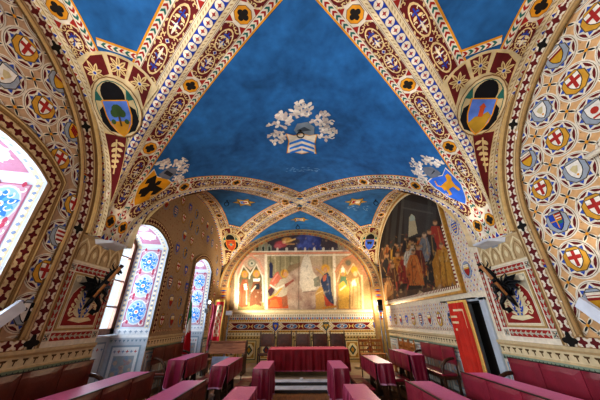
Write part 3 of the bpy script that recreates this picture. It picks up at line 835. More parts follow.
for w in WIN:                                         # painted border round each window head and down its sides
    for hb, l, fl in ((.22, 4, True),):
        top = [(w[0] - .02, -.27)] if w is not WIN[0] else [(w[0] - .02, 0)]
        pts = [(w[1] + .1, -.27), (w[1] + .1, .8)] + [(y + (.1 if i == 0 else 0) * 1, win_arch(y, w) + .1) for i, y in enumerate(np.linspace(w[1], w[0], 16))] + [(w[0] - .1, .8), (w[0] - .1, -.27)]
        pts[2] = (w[1] + .1, WSP + .03); pts[-3] = (w[0] - .1, WSP + .03)
        if w is WIN[1]: pts = pts[:-5]
        f, L, S = path_xf(pts, 1); P = Pen(cvL, f, .08)
        P.rect(0, -.1, L, .1, '#7d6038', 20); strip_floret(P, 0, L, -.085, .085, .12, 21, '#5d1718', '#cdb68c')
        if w is WIN[0]: P.rect(0, -.17, L, -.1, '#8b6d44', 22); P.rect(0, -.15, L, -.13, '#c8ad7c', 23)
for a, b in ((-1, WIN[0][0]), (WIN[0][1], WIN[1][0]), (WIN[1][1], WIN[2][0]), (WIN[2][1], RING_Y)): dado(cvL, a, b)
dado(cvR, -1, 5.45, panels=True); dado(cvR, 6.76, RING_Y)
for a, b, cv in ((WIN[1][1], WIN[2][0], cvL), (WIN[2][1], RING_Y, cvL), (6.8, RING_Y, cvR)):
    P = Pen(cv); strip_floret(P, a, b, -.255, -.2, .09, 6, '#8a2a28', '#c9b188' if cv is cvL else '#e2d8c2')
P = Pen(cvR, lambda s, w: (w, s)); strip_arrow(P, -.2, 1.3, 5.28, 5.37, .11, 4); Pen(cvR).rect(5.22, -.27, 5.26, SPR, '#e8decb', 4)

# ---- the window niches: splayed painted reveals, segmental soffits, back wall and sill
DEPTH, SPLAY = .8, .2
def reveal_pattern(cv, d1, z0, z1):
    P = Pen(cv)
    P.rect(0, z0, d1, z1, '#c3ccd6', 0)
    P.rect(.03, z0, .1, z1, '#cfd6dc', 1)
    V_ = Pen(cv, lambda s, w: (w, s))
    for a, b in ((.045, .13), (d1 - .14, d1 - .05)):
        V_.rect(-.2, a, z1, b, '#d9c9a4', 2)
        n = int((z1 + .2) / .06)
        for i in range(n): V_.poly([(-.2 + i * .06, (a + b) / 2), (-.17 + i * .06, a + .008), (-.14 + i * .06, (a + b) / 2), (-.17 + i * .06, b - .008)], ('#f0ead8', '#7d8fae')[i % 2], 3)
    P.rect(.16, -.12, d1 - .17, z1 - .06, '#a8607a', 2); P.rect(.18, -.10, d1 - .19, z1 - .08, '#bd93a2', 3)
    m = (.16 + d1 - .17) / 2; hw = (d1 - .17 - .16) / 2 - .02; n = 3; h = (z1 - .08 + .10) / n
    for i in range(n):
        zc = -.10 + h * (i + .5)
        P.disc(m, zc, hw * .98, '#ccd2da', 4, 20, h * .47); P.disc(m, zc, hw * .9, '#8fb4da' if i != 1 else '#b9c4d4', 5, 20, h * .42)
        for q in range(10):
            a = q * PI / 5 + .3
            P.leaf(m, zc, a, hw * .85 if q % 2 else h * .36, .045, ('#2f72c4', '#4f93d8')[q % 2], 6)
            P.curl(m + hw * .5 * math.cos(a), zc + h * .26 * math.sin(a), .06, a, 4, .022, '#d5d9de', 7)
        P.disc(m, zc, .05, '#f4ead8', 8, 10); P.disc(m, zc, .025, '#c84a50', 9, 8)
        for s in (-1, 1):
            for t in (-1, 1):
                P.curl(m + s * hw * .8, zc + t * h * .4, .07, 0, 4 * s, .025, '#f0e6e0', 5); P.leaf(m + s * hw * .7, zc + t * h * .44, PI / 2, .1, .03, '#b04058', 5)
    P.rect(0, -.3, d1, -.16, '#dfe3e6', 4); V2 = Pen(cv)
    for i in range(7): V2.quat(.06 + i * (d1 - .1) / 6, -.23, .045, '#8fa2b4', 5, 14)
    P.rect(0, z0, d1, -.32, '#bcc8d2', 4); P.rect(0, -.36, d1, -.30, '#eef0f0', 5)
    for i in range(9): P.poly([(.03 + i * .09, -.40), (.09 + i * .09, -.40), (.06 + i * .09, -.46)], '#7f97a6', 6)
    P.rect(.1, -1.4, d1 - .08, -.52, '#8fa6b6', 5); P.rect(.14, -1.36, d1 - .12, -.56, '#dfe5e8', 6); P.rect(.2, -1.25, d1 - .18, -.74, '#9fb0ba', 7)
    for i in range(6): P.quat(.2 + i * (d1 - .38) / 5, -.65, .04, ('#b5565a', '#7f97b4')[i % 2], 7, 14)
    rr = random.Random(2)
    for i in range(26): P.disc(rr.uniform(.24, d1 - .22), rr.uniform(-1.22, -.78), rr.uniform(.02, .05), ('#b3a0a0', '#c5b8a8', '#8fa8c0')[i % 3], 8, 7)

M_REVEAL = painted('painted_window_reveal', .8, (.95, 1.05), 1.5, (.94, 1.05), 18)
M_FRAME = wood('window_frame_wood', '#5a3018', '#8a5530', 'Z', .45, 4)
def glass_mat():
    m = bpy.data.materials.new('window_glass'); m.use_nodes = True; nt = m.node_tree
    b = nt.nodes['Principled BSDF']; out = nt.nodes['Material Output']
    t = nt.nodes.new('ShaderNodeBsdfTransparent'); g = nt.nodes.new('ShaderNodeBsdfGlossy'); g.inputs['Roughness'].default_value = .05
    tc = nt.nodes.new('ShaderNodeTexCoord'); n = nt.nodes.new('ShaderNodeTexNoise'); n.inputs['Scale'].default_value = 3
    cr = nt.nodes.new('ShaderNodeValToRGB'); cr.color_ramp.elements[0].color = (.93, .96, .98, 1); cr.color_ramp.elements[1].color = (1, 1, 1, 1)
    nt.links.new(tc.outputs['Object'], n.inputs['Vector']); nt.links.new(n.outputs['Fac'], cr.inputs[0]); nt.links.new(cr.outputs[0], t.inputs['Color'])
    mx = nt.nodes.new('ShaderNodeMixShader'); mx.inputs[0].default_value = .06
    nt.links.new(t.outputs[0], mx.inputs[1]); nt.links.new(g.outputs[0], mx.inputs[2]); nt.links.new(mx.outputs[0], out.inputs['Surface'])
    return m
M_GLASS = glass_mat()
ZN = -1.56
class MB:
    def __init__(s): s.v, s.f, s.smooth = [], [], False
    def add(s, V, F):
        n = len(s.v); s.v += [tuple(v) for v in V]; s.f += [tuple(i + n for i in q) for q in F]; return s
    def box(s, x0, x1, y0, y1, z0, z1, b=0.0):
        if b <= 0:
            return s.add([(x0, y0, z0), (x1, y0, z0), (x1, y1, z0), (x0, y1, z0), (x0, y0, z1), (x1, y0, z1), (x1, y1, z1), (x0, y1, z1)],
                         [(3, 2, 1, 0), (4, 5, 6, 7), (0, 1, 5, 4), (1, 2, 6, 5), (2, 3, 7, 6), (3, 0, 4, 7)])
        b = min(b, (x1 - x0) / 2.1, (y1 - y0) / 2.1, (z1 - z0) / 2.1)
        V, idx = [], {}
        F = []
        # chamfered box: three inset faces per corner
        for i, (sx, x) in enumerate(((1, x0), (-1, x1))):
            for j, (sy, y) in enumerate(((1, y0), (-1, y1))):
                for k, (sz, z) in enumerate(((1, z0), (-1, z1))):
                    for a in range(3):
                        idx[i, j, k, a] = len(V)
                        V.append((x + (0 if a == 0 else sx * b), y + (0 if a == 1 else sy * b), z + (0 if a == 2 else sz * b)))
        I = lambda *q: idx[q]
        for i in (0, 1):
            F.append([I(i, 0, 0, 0), I(i, 1, 0, 0), I(i, 1, 1, 0), I(i, 0, 1, 0)]); F.append([I(0, i, 0, 1), I(1, i, 0, 1), I(1, i, 1, 1), I(0, i, 1, 1)]); F.append([I(0, 0, i, 2), I(1, 0, i, 2), I(1, 1, i, 2), I(0, 1, i, 2)])
        for i in (0, 1):
            for j in (0, 1):
                F.append([I(i, j, 0, 0), I(i, j, 1, 0), I(i, j, 1, 1), I(i, j, 0, 1)]); F.append([I(i, 0, j, 0), I(i, 1, j, 0), I(i, 1, j, 2), I(i, 0, j, 2)]); F.append([I(0, i, j, 1), I(1, i, j, 1), I(1, i, j, 2), I(0, i, j, 2)])
        for i in (0, 1):
            for j in (0, 1):
                for k in (0, 1): F.append([I(i, j, k, 0), I(i, j, k, 1), I(i, j, k, 2)])
        c = Vector(((x0 + x1) / 2, (y0 + y1) / 2, (z0 + z1) / 2)); G = []
        for q in F:
            p = [Vector(V[i]) for i in q]; n = (p[1] - p[0]).cross(p[2] - p[0]); m = sum(p, Vector()) / len(p) - c
            G.append(q if n.dot(m) > 0 else q[::-1])
        return s.add(V, G)
    def obox(s, a, b, w, t, up=(0, 0, 1)):
        """bar from a to b, width w (sideways) and thickness t"""
        a, b = Vector(a), Vector(b); d = (b - a).normalized(); u = Vector(up)
        if abs(d.dot(u)) > .98: u = Vector((0, 1, 0))
        r = d.cross(u).normalized() * w / 2; q = r.cross(d).normalized() * t / 2
        return s.add([a - r - q, a + r - q, a + r + q, a - r + q, b - r - q, b + r - q, b + r + q, b - r + q], [(0, 1, 2, 3), (7, 6, 5, 4), (4, 5, 1, 0), (5, 6, 2, 1), (6, 7, 3, 2), (7, 4, 0, 3)])
    def tube(s, pts, rad, n=8, flat=1.0):
        pts = [Vector(p) for p in pts]; m = len(pts)
        R = rad if isinstance(rad, (list, tuple)) else [rad] * m
        V, F = [], []; prev = None
        for i, p in enumerate(pts):
            t = (pts[min(m - 1, i + 1)] - pts[max(0, i - 1)]).normalized()
            if prev is None:
                u = Vector((0, 0, 1)) if abs(t.z) < .9 else Vector((1, 0, 0)); u = (u - t * u.dot(t)).normalized()
            else: u = (prev - t * prev.dot(t)).normalized()
            prev = u; w = t.cross(u)
            for k in range(n):
                a = 2 * PI * k / n; V.append(p + u * R[i] * math.cos(a) + w * R[i] * flat * math.sin(a))
        for i in range(m - 1):
            for k in range(n): F.append((i * n + k, i * n + (k + 1) % n, (i + 1) * n + (k + 1) % n, (i + 1) * n + k))
        F.append(tuple(range(n))[::-1]); F.append(tuple((m - 1) * n + k for k in range(n)))
        return s.add(V, F)
    def lathe(s, x, y, prof, n=14):
        V, F = [], []
        for r, z in prof:
            for k in range(n): V.append((x + r * math.cos(2 * PI * k / n), y + r * math.sin(2 * PI * k / n), z))
        for i in range(len(prof) - 1):
            for k in range(n): F.append((i * n + k, i * n + (k + 1) % n, (i + 1) * n + (k + 1) % n, (i + 1) * n + k))
        F.append(tuple(range(n))[::-1]); F.append(tuple((len(prof) - 1) * n + k for k in range(n)))
        return s.add(V, F)
    def slab(s, poly, d, axis=(0, 0, 1)):
        """extrude a planar polygon (3-D points) by d along axis"""
        ax = Vector(axis) * d; n = len(poly)
        V = [Vector(p) for p in poly] + [Vector(p) + ax for p in poly]
        return s.add(V, [tuple(range(n))[::-1], tuple(range(n, 2 * n))] + [(i, (i + 1) % n, n + (i + 1) % n, n + i) for i in range(n)])
    def build(s, name, mat, parent=None, smooth=None):
        me = bpy.data.meshes.new(name); off = Vector((0, 0, 0)); p = parent
        while p is not None: off += p.location; p = p.parent
        me.from_pydata([tuple(Vector(v) - off) for v in s.v], [], s.f); me.update()
        me.materials.append(mat)
        if smooth if smooth is not None else s.smooth:
            me.polygons.foreach_set('use_smooth', [True] * len(me.polygons))
        o = bpy.data.objects.new(name, me); COL.objects.link(o)
        if parent: o.parent = parent
        return o

def empty(name, loc, kind=None, **props):
    o = bpy.data.objects.new(name, None); COL.objects.link(o); o.location = loc; o.empty_display_size = .1
    for k, v in props.items(): o[k] = v
    if kind: o['kind'] = kind
    return o

for i, w in enumerate(WIN):
    y0, y1 = w; b0, b1 = y0 + SPLAY, y1 - SPLAY; xb = -W - DEPTH
    ZB = -.28
    d1 = math.hypot(DEPTH, SPLAY)
    cvs = []
    for ya, yb in ((y1, b1), (y0, b0)):
        cv = Canvas(lambda d, z, off, ya=ya, yb=yb: (-W - d / d1 * DEPTH - off * 0, ya + (yb - ya) * d / d1 + off * (-1 if ya > yb else 1), EYE + z))
        reveal_pattern(cv, d1, ZN, WSP); cvs.append(cv)
    # soffit of the segmental arch
    def sof(t, d, off, w=w):
        c = (w[0] + w[1]) / 2; u = d / DEPTH
        y = c + (t * (w[1] - w[0] - 2 * SPLAY * u) / 2)
        yf = c + t * (w[1] - w[0]) / 2
        return (-W - d, y, EYE + win_arch(yf, w) - off)
    cs = Canvas(sof); P = Pen(cs, None, .1)
    for k in range(16):
        t0, t1 = -1 + k / 8, -1 + (k + 1) / 8
        P.rect(t0, 0, t1, DEPTH, '#c6ccd4', 0)
        if 1 <= k < 15: P.rect(t0, .16, t1, DEPTH - .16, '#b0788e', 1)
        for a in (.05, DEPTH - .13):
            P.rect(t0, a, t1, a + .08, '#dccca6', 1); P.rect(t0 + .02, a + .02, t0 + .08, a + .06, '#8fa0b8', 2)
    for t in (-.5, .0, .5):
        P.disc(t, DEPTH / 2, .22, '#d2d6da', 2, 16, .2); P.disc(t, DEPTH / 2, .13, '#4a86cc', 3, 12, .12); P.disc(t, DEPTH / 2, .05, WHITE, 4, 8)
        for q in range(8): P.leaf(t, DEPTH / 2, q * PI / 4, .25, .04, '#d5d9de', 3)
    cvs.append(cs)
    # wall under the sill
    cb = Canvas(lambda y, z, off: (xb + off, y, EYE + z)); P = Pen(cb)
    P.rect(b0, ZN, b1, ZB, '#c2c9cc', 0); P.rect(b0 + .1, ZN + .2, b1 - .1, ZB - .15, '#93a4ae', 1); P.rect(b0 + .14, ZN + .24, b1 - .14, ZB - .19, '#cfd4d4', 2)
    for k in range(8): P.quat(b0 + .2 + k * (b1 - b0 - .4) / 7, ZB - .3, .045, ('#b5565a', '#7f97b4')[k % 2], 3, 14)
    cf = Canvas(lambda y, d, off: (-W - d, y, EYE + ZN + off)); Pen(cf).poly([(y0, 0), (y1, 0), (b1, DEPTH), (b0, DEPTH)], '#8b7a66', 0)
    cvs += [cb, cf]
    root = empty('window_%d' % (i + 1), (xb, (y0 + y1) / 2, EYE + ZB), 'structure')
    o = build_canvas('reveal', cvs, M_REVEAL, root, shift=root.location)
    m = MB(); t = .13; xf0, xf1 = xb - .06, xb + .03
    zt = lambda y: EYE + win_arch(y0 + (y - b0) / (b1 - b0) * (y1 - y0), w)
    m.box(xf0, xf1, b0, b0 + t, EYE + ZB, zt(b0)); m.box(xf0, xf1, b1 - t, b1, EYE + ZB, zt(b1)); m.box(xf0, xf1, b0, b1, EYE + ZB, EYE + ZB + t)
    ys = np.linspace(b0, b1, 13)
    for a, b in zip(ys[:-1], ys[1:]): m.slab([(xf0, a, zt(a) - t), (xf0, b, zt(b) - t), (xf0, b, zt(b)), (xf0, a, zt(a))], xf1 - xf0, (1, 0, 0))
    yc = (b0 + b1) / 2; m.box(xf0, xf1, yc - .05, yc + .05, EYE + ZB, zt(yc))
    for k in (1, 2, 3):
        z = EYE + ZB + (WSP - ZB) * k / 3.6; m.box(xf0 + .02, xf1 - .01, b0 + t, b1 - t, z - .018, z + .018)
    m.build('frame', M_FRAME, root)
    g = MB(); g.box(xb - .03, xb - .024, b0 + .02, b1 - .02, EYE + ZB + .02, EYE + WSP + .02); g.build('pane', M_GLASS, root)
    s = MB(); s.box(xb - .02, xb + .16, b0 - .02, b1 + .02, EYE + ZB - .05, EYE + ZB + .0, .01); s.build('sill', plain('sill_stone_%d' % i, '#c9ccca', .6), root)

# far wall under the fresco
cvF = Canvas(lambda x, z, off: (x, YF - off, EYE + z))
P = Pen(cvF)
P.rect(-W, -1.8, W, 4.3, '#b79a6c', 0)
P.rect(-HR, .30, HR, .46, '#e6d7b4', 1)
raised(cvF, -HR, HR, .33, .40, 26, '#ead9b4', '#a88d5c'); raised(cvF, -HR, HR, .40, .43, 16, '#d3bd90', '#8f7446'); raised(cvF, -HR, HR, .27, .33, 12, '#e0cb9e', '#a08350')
P.rect(-HR, .13, HR, .27, '#ece2cc', 2)
for i in range(66): P.rect(-HR + .03 + i * .1, .16, -HR + .085 + i * .1, .24, '#b8a888', 3)
P.rect(-HR, .04, HR, .13, '#c9cdd0', 2)
for i in range(66): P.rect(-HR + .02 + i * .1, .05, -HR + .08 + i * .1, .12, ('#5b7fa8', '#b5564a')[i % 2], 3)
P.rect(-HR, -.06, HR, .04, '#d8a83c', 2)
for i in range(66): P.poly([(-HR + i * .1, -.05), (-HR + .05 + i * .1, .03), (-HR + .1 + i * .1, -.05)], '#efe0b0', 3)
P.rect(-HR, -.40, HR, -.06, '#e9dcc0', 2); P.rect(-HR, -.37, HR, -.09, '#7c2322', 3)
for c in range(-1, 3):
    cx = -1.12 + 2.25 * c + 0
    st = [(0, .31), (.12, .2), (.25, .13), (.36, .04), (.46, 0), (.36, -.04), (.25, -.13), (.12, -.2), (0, -.31)]
    dia = st + [(-a, b) for a, b in st[::-1]]
    if abs(cx) < 3.4:
        for k, col, l in ((1, '#efe4c8', 5), (.86, '#d8b25a', 6), (.74, '#efe6d0', 7), (.55, '#cfa850', 8)): P.poly([(cx + a * k, -.23 + b * k) for a, b in dia], col, l)
        shield(P, cx, -.22, .24, '#3c58c0' if c % 2 == 0 else '#41565a', 'bird' if c % 2 == 0 else 'eagle', '#e0b050' if c % 2 == 0 else '#d0a850', 9)
for c in range(-3, 3):
    cx = 1.125 * c + .0 + .56 * 0
    for e in (-.42, .42):
        x = cx + .57 + e * .62 - .57 + .0
    for e in (.34, .62, .9, 1.18) if False else (.0,):
        pass
for c in range(-2, 2):
    for e in (.72, 1.125, 1.53):
        x = -1.12 + 2.25 * c + e
        if abs(x) > 3.25: continue
        if e == 1.125:
            for s in (-1, 1): P.poly([(x, -.23), (x + s * .13, -.12), (x + s * .09, -.23), (x + s * .13, -.34)], '#e2c47a', 5)
        else:
            P.disc(x, -.23, .26, '#e8dcc0', 5, 18, .1); P.disc(x, -.23, .235, '#5d7fae', 6, 18, .085)
            for q in range(6): P.leaf(x, -.23, q * PI / 3 + .3, .13 if q % 3 == 0 else .09, .022, '#ece2cc', 7)
            P.disc(x, -.23, .04, '#7c2322', 8, 8)
P.rect(-HR, -.47, HR, -.40, '#d9a83e', 3)
for i in range(66): P.poly([(-HR + i * .1, -.46), (-HR + .05 + i * .1, -.41), (-HR + .1 + i * .1, -.46)], '#8f6a2c', 4)
P.rect(-HR, -.60, HR, -.47, '#e8d8b0', 3)
for i in range(50): P.quat(-HR + .06 + i * .133, -.535, .05, ('#6d5a34', '#8f7a4c')[i % 2], 4, 14)
P.rect(-HR, -.72, HR, -.60, '#cdb174', 3)
for i in range(50): P.poly([(-HR + i * .133, -.71), (-HR + .066 + i * .133, -.62), (-HR + .133 + i * .133, -.71)], '#6f5a30', 4)
P.rect(-HR, -1.6, HR, -.72, '#d2b87c', 3)
for i in range(9):
    x = -2.98 + i * .745
    P.rect(x - .3, -1.5, x + .3, -.78, '#4a4a34', 4); P.rect(x - .27, -1.47, x + .27, -.81, '#e0cd98', 5); P.rect(x - .22, -1.42, x + .22, -.86, '#b98f3c', 6)
    P.poly([(x + .21 * math.cos(PI / 8 + PI / 4 * q), -1.14 + .26 * math.sin(PI / 8 + PI / 4 * q)) for q in range(8)], '#efe0b0', 7)
    P.poly([(x, -.95), (x + .15, -1.14), (x, -1.33), (x - .15, -1.14)], ('#33475a', '#3d5a4c')[i % 2], 8); P.poly([(x, -1.03), (x + .08, -1.14), (x, -1.25), (x - .08, -1.14)], ('#8f3a2c', '#c9993c')[i % 2], 9)
structure(build_canvas('wall_left', extra[-1], M_WALL)); structure(build_canvas('wall_right', extra[1], M_WALL)); structure(build_canvas('wall_far', [cvF], M_WALL))
cvB = Canvas(lambda x, z, off: (x, -3.2, EYE + z)); Pen(cvB).rect(-W, -1.8, W, 4.3, '#cbb48c', 0); structure(build_canvas('wall_back', [cvB], M_WALL))
# ------------------------------------------------------------------ the fresco and the framed canvas: fine colour grids on their own surfaces
def pix_ray(u, v):
    a, b = (u - 300) / FOC, (200 - v) / FOC
    return a, math.cos(PITCH) - b * math.sin(PITCH), math.sin(PITCH) + b * math.cos(PITCH)
class Brush:
    """soft painter over sample points (U, V)"""
    def __init__(s, U, V, base):
        s.U, s.V = U, V; s.C = np.empty(U.shape + (3,)); s.C[:] = lin(base)
    def mix(s, m, col):
        s.C += (np.array(lin(col)) - s.C) * np.clip(m, 0, 1)[..., None]
    def ell(s, x, y, rx, ry, col, a=1.0, soft=.25, rot=0):
        c, n = math.cos(rot), math.sin(rot); dx, dy = s.U - x, s.V - y
        d = np.sqrt(((dx * c + dy * n) / rx) ** 2 + ((-dx * n + dy * c) / ry) ** 2)
        s.mix(a * np.clip((1 + soft - d) / (2 * soft), 0, 1), col)
    def poly(s, pts, col, a=1.0):
        ins = np.zeros(s.U.shape, bool)
        for i in range(len(pts)):
            x0, y0 = pts[i - 1]; x1, y1 = pts[i]
            if y0 == y1: continue
            t = ((y0 <= s.V) & (s.V < y1)) | ((y1 <= s.V) & (s.V < y0))
            ins ^= t & (s.U < (x1 - x0) * (s.V - y0) / (y1 - y0) + x0)
        s.mix(a * ins, col)
    def line(s, pts, w, col, a=1.0):
        for (x0, y0), (x1, y1) in zip(pts[:-1], pts[1:]):
            L = (x1 - x0) ** 2 + (y1 - y0) ** 2 or 1e-6
            t = np.clip(((s.U - x0) * (x1 - x0) + (s.V - y0) * (y1 - y0)) / L, 0, 1)
            d = np.hypot(s.U - x0 - t * (x1 - x0), s.V - y0 - t * (y1 - y0))
            s.mix(a * np.clip((w * .5 + .35 - d) / .7, 0, 1), col)
    def grad(s, x0, y0, x1, y1, col, a0, a1):
        L = (x1 - x0) ** 2 + (y1 - y0) ** 2
        t = np.clip(((s.U - x0) * (x1 - x0) + (s.V - y0) * (y1 - y0)) / L, 0, 1); s.mix(a0 + (a1 - a0) * t, col)
    def speckle(s, n, box, cols, r0, r1, a, seed):
        q = random.Random(seed)
        for _ in range(n): s.ell(q.uniform(box[0], box[2]), q.uniform(box[1], box[3]), q.uniform(r0, r1), q.uniform(r0, r1) * .7, q.choice(cols), a * q.random(), .5, q.uniform(0, 3))
def colour_grid(name, P3, C, keep, mat, parent=None):
    """P3: (h, w, 3) points, C: (h, w, 3) colours, keep: (h, w) mask"""
    h, w = keep.shape; idx = np.arange(h * w).reshape(h, w)
    k = keep[:-1, :-1] & keep[1:, :-1] & keep[:-1, 1:] & keep[1:, 1:]
    F = np.stack([idx[:-1, :-1][k], idx[:-1, 1:][k], idx[1:, 1:][k], idx[1:, :-1][k]], 1)
    used = np.unique(F); remap = np.full(h * w, -1); remap[used] = np.arange(len(used))
    off = np.array(parent.location) if parent else np.zeros(3)
    me = bpy.data.meshes.new(name); me.from_pydata((P3.reshape(-1, 3)[used] - off).tolist(), [], remap[F].tolist()); me.update()
    at = me.color_attributes.new('Col', 'FLOAT_COLOR', 'POINT'); arr = np.ones((len(used), 4), np.float32); arr[:, :3] = C.reshape(-1, 3)[used]
    at.data.foreach_set('color', arr.ravel()); me.materials.append(mat)
    o = bpy.data.objects.new(name, me); COL.objects.link(o)
    if parent: o.parent = parent
    return o
def to_view(X, Y, Z):
    """where a point of the room lies in the calibrated view (only used to transfer the drawn figures onto the wall)"""
    d = Y * math.cos(PITCH) + Z * math.sin(PITCH)
    return 300 + FOC * X / d, 200 - FOC * (Z * math.cos(PITCH) - Y * math.sin(PITCH)) / d

# --- Annunciation fresco on the far wall
xs = np.linspace(-3.5, 3.5, 260); zs = np.linspace(.44, 4.3, 150)
X, Z = np.meshgrid(xs, zs); U, V = to_view(X, YF - .02, Z)
B = Brush(U, V, '#b5a084')
B.speckle(160, (226, 230, 378, 310), ['#c4b296', '#a08c74', '#8f8672', '#bda58a'], 3, 9, .5, 1)
B.poly([(225, 252), (380, 252), (380, 228), (225, 228)], '#7d7a6e', .8)
B.poly([(270, 251), (338, 251), (336, 226), (262, 226)], '#3b3344', .9)
B.poly([(299, 250), (321, 250), (320, 234), (300, 233)], '#3c4c8e', .8); B.speckle(30, (298, 234, 322, 249), ['#5a6cb4', '#2c3468', '#4455a0'], 1, 4, .7, 2)
B.ell(281, 244, 6, 3.2, '#b5545c'); B.ell(287, 240, 5, 2.6, '#cf9a4c', .9); B.ell(278, 246, 4, 2.4, '#c8707a', .8); B.ell(284, 242, 2, 1.6, '#e0b890'); B.line([(286, 242), (295, 239)], 1.5, '#d8b878'); B.line([(286, 244), (294, 244)], 1.2, '#c79a6a')
for i in range(14):
    x = 276 + i * 4.6; B.poly([(x, 251.5), (x + 2.4, 251.5), (x + 2.4, 248), (x + 1.2, 247), (x, 248)], ('#d9d2c2', '#46424e')[i % 2], .8)
B.line([(240, 253.5), (362, 252.6)], 2.0, '#cf8f74'); B.line([(238, 251.4), (362, 250.8)], 1.1, '#e4dccb'); B.line([(240, 255.6), (364, 255)], 1.4, '#ddd2be')
for x in (257, 263, 269): B.poly([(x - 2.4, 251), (x + 2.2, 251), (x + 2.2, 246), (x, 243.5), (x - 2.4, 246)], '#8b9588'); B.poly([(x - 1, 251), (x + 1, 251), (x + 1, 247), (x, 246), (x - 1, 247)], '#2f3a3a')
for x in (345, 352): B.poly([(x - 2.4, 252), (x + 2.2, 252), (x + 2.2, 246), (x, 244), (x - 2.4, 246)], '#a08c88', .7)
# building behind the angel and damaged plaster
B.poly([(267, 256), (300, 256), (299, 278), (267, 300)], '#93896a'); 
for k in range(5): B.line([(270 + k * 5, 256), (270 + k * 5, 272 - k)], 1.2, ('#6f6a52', '#b5aa86')[k % 2], .8)
B.poly([(269, 278), (269, 264), (270.6, 261.5), (272.4, 264), (272.4, 278)], '#2f3350')
B.poly([(286, 274), (300, 268), (300, 262), (288, 266)], '#8b7058', .7)
B.poly([(286, 275), (300, 266), (322, 266), (323, 311), (284, 311)], '#b59a86', .9); B.speckle(90, (285, 272, 322, 310), ['#c8b4a0', '#a07c70', '#94705f', '#cbbba8'], 1.5, 6, .6, 3)
B.poly([(299, 283), (300, 268), (303, 258), (306, 254), (309, 256), (313, 272), (317, 277), (315, 290), (302, 292)], '#d9cdb8', .95); B.ell(306, 270, 5, 12, '#e2d8c6', .6)
B.line([(298.5, 256), (298, 309)], .8, '#6a5c4c', .7); B.line([(303, 292), (316, 291)], 1, '#7a6c60', .7)
# angel
B.poly([(268, 289), (270, 281), (275, 273), (278, 271), (279, 275), (282, 279), (276, 284), (271, 290)], '#c2705a'); B.poly([(267, 291), (272, 285), (274, 290), (270, 297)], '#4a3440'); B.line([(272, 281), (277, 274)], 1.2, '#e29a86')
B.poly([(272, 300), (275, 287), (280, 279), (286, 278), (288, 284), (286, 296), (287, 308), (268, 308), (267, 303)], '#b9ab95')
B.poly([(265, 308), (267, 300), (273, 296), (281, 297), (286, 296), (288, 308)], '#c05a34'); B.poly([(268, 307), (271, 300), (276, 299), (279, 307)], '#d47a44', .8); B.poly([(281, 297), (287, 294), (287, 306), (282, 307)], '#8f6048', .8)
B.line([(268, 298), (276, 294), (281, 288)], 1.6, '#d0a04a'); B.line([(270, 285), (276, 289), (284, 285)], 1.6, '#ddd4c4'); B.poly([(284, 284), (290, 281), (293, 279), (294, 280.5), (288, 285), (285, 288)], '#9a5a4c')
B.ell(284, 273.5, 3.6, 4.0, '#d9a238'); B.ell(285, 274, 2.0, 2.6, '#c99a78'); B.line([(283, 270), (282, 275)], 1.2, '#a8713c')
# left niche with two saints
B.poly([(234, 311), (235, 262), (266, 253), (267, 311)], '#c4a894'); B.poly([(238, 309), (239, 276), (244, 265), (250, 270), (256, 264), (262, 274), (263, 309)], '#66614c')
B.line([(237, 309), (238, 278), (243, 265), (249, 273), (249, 278)], 1.2, '#e6dccb'); B.line([(249, 276), (256, 264), (262, 276), (263, 309)], 1.2, '#e6dccb'); B.line([(237, 274), (243, 260), (251, 255), (259, 261), (264, 274)], 1.6, '#d29a84'); B.ell(251.5, 263, 4, 3.8, '#8e9888'); B.ell(251.5, 263, 2.6, 2.5, '#d9d2c0', .8); B.ell(251.5, 263, 1.2, 1.2, '#5c6660')
B.poly([(237, 311), (238, 302), (263, 302), (264, 311)], '#8b8454')
B.poly([(238, 305), (239, 288), (242, 279), (247, 279), (248.5, 290), (247, 306), (241, 307)], '#8a5238'); B.ell(244.3, 273.8, 3.2, 3.4, '#cf9c3a'); B.ell(244.3, 274.4, 1.8, 2.4, '#b98a68'); B.poly([(243, 284), (246, 283), (247, 289), (244, 290)], '#e2d6c0'); B.line([(246, 287), (246, 304)], .9, '#d9c8ae', .8); B.line([(242, 285), (241, 303)], 1, '#6a3c2a', .8)
B.poly([(249, 306), (250, 290), (253, 281), (259, 280), (261.5, 292), (261, 306), (255, 304)], '#6e4630'); B.ell(256, 273.4, 3.4, 3.6, '#cf9c3a'); B.ell(256, 274, 1.9, 2.5, '#b98a68'); B.poly([(252.5, 278.5), (260, 278), (259, 281), (253, 281)], '#e8e2d4'); B.poly([(254, 284), (259, 283), (259, 289), (255, 289)], '#26282e'); B.line([(251, 291), (255, 286)], 1.2, '#d9c8ae')
B.line([(265.5, 255), (266, 311)], 2.6, '#e4d8c4'); B.line([(235.5, 268), (235, 311)], 2, '#d9c4ac')
# Virgin at her lectern
B.poly([(322, 256), (332, 256), (334, 311), (321, 311)], '#a39272', .8)
for k in range(3): B.line([(323 + k * 4, 257), (323 + k * 4, 268)], 1, '#7c705a', .7)
B.poly([(315, 310), (315, 293), (319, 287), (323, 288), (324, 310)], '#c49a58'); B.line([(315.5, 294), (322, 291)], 1, '#e2c48a'); B.poly([(313, 279), (319, 276), (320, 286), (314, 287)], '#6c7060', .8)
B.poly([(320, 281), (323, 275), (327, 272), (330, 277), (331, 291), (333.5, 304), (326, 307), (325, 296), (322, 288)], '#39435c'); B.poly([(323, 294), (326, 298), (330, 303), (334, 305), (331, 307), (325, 306)], '#b5503a'); B.ell(325, 268.5, 4.2, 4.0, '#cf9c3a'); B.ell(325, 269.6, 2.1, 2.5, '#c29270'); B.poly([(322, 277), (326, 274), (326, 280), (323, 282)], '#b86a52'); B.line([(316, 269), (320, 272), (323, 275)], 1.4, '#c69a50'); B.line([(327, 276), (329, 294)], 1, '#566488', .8)
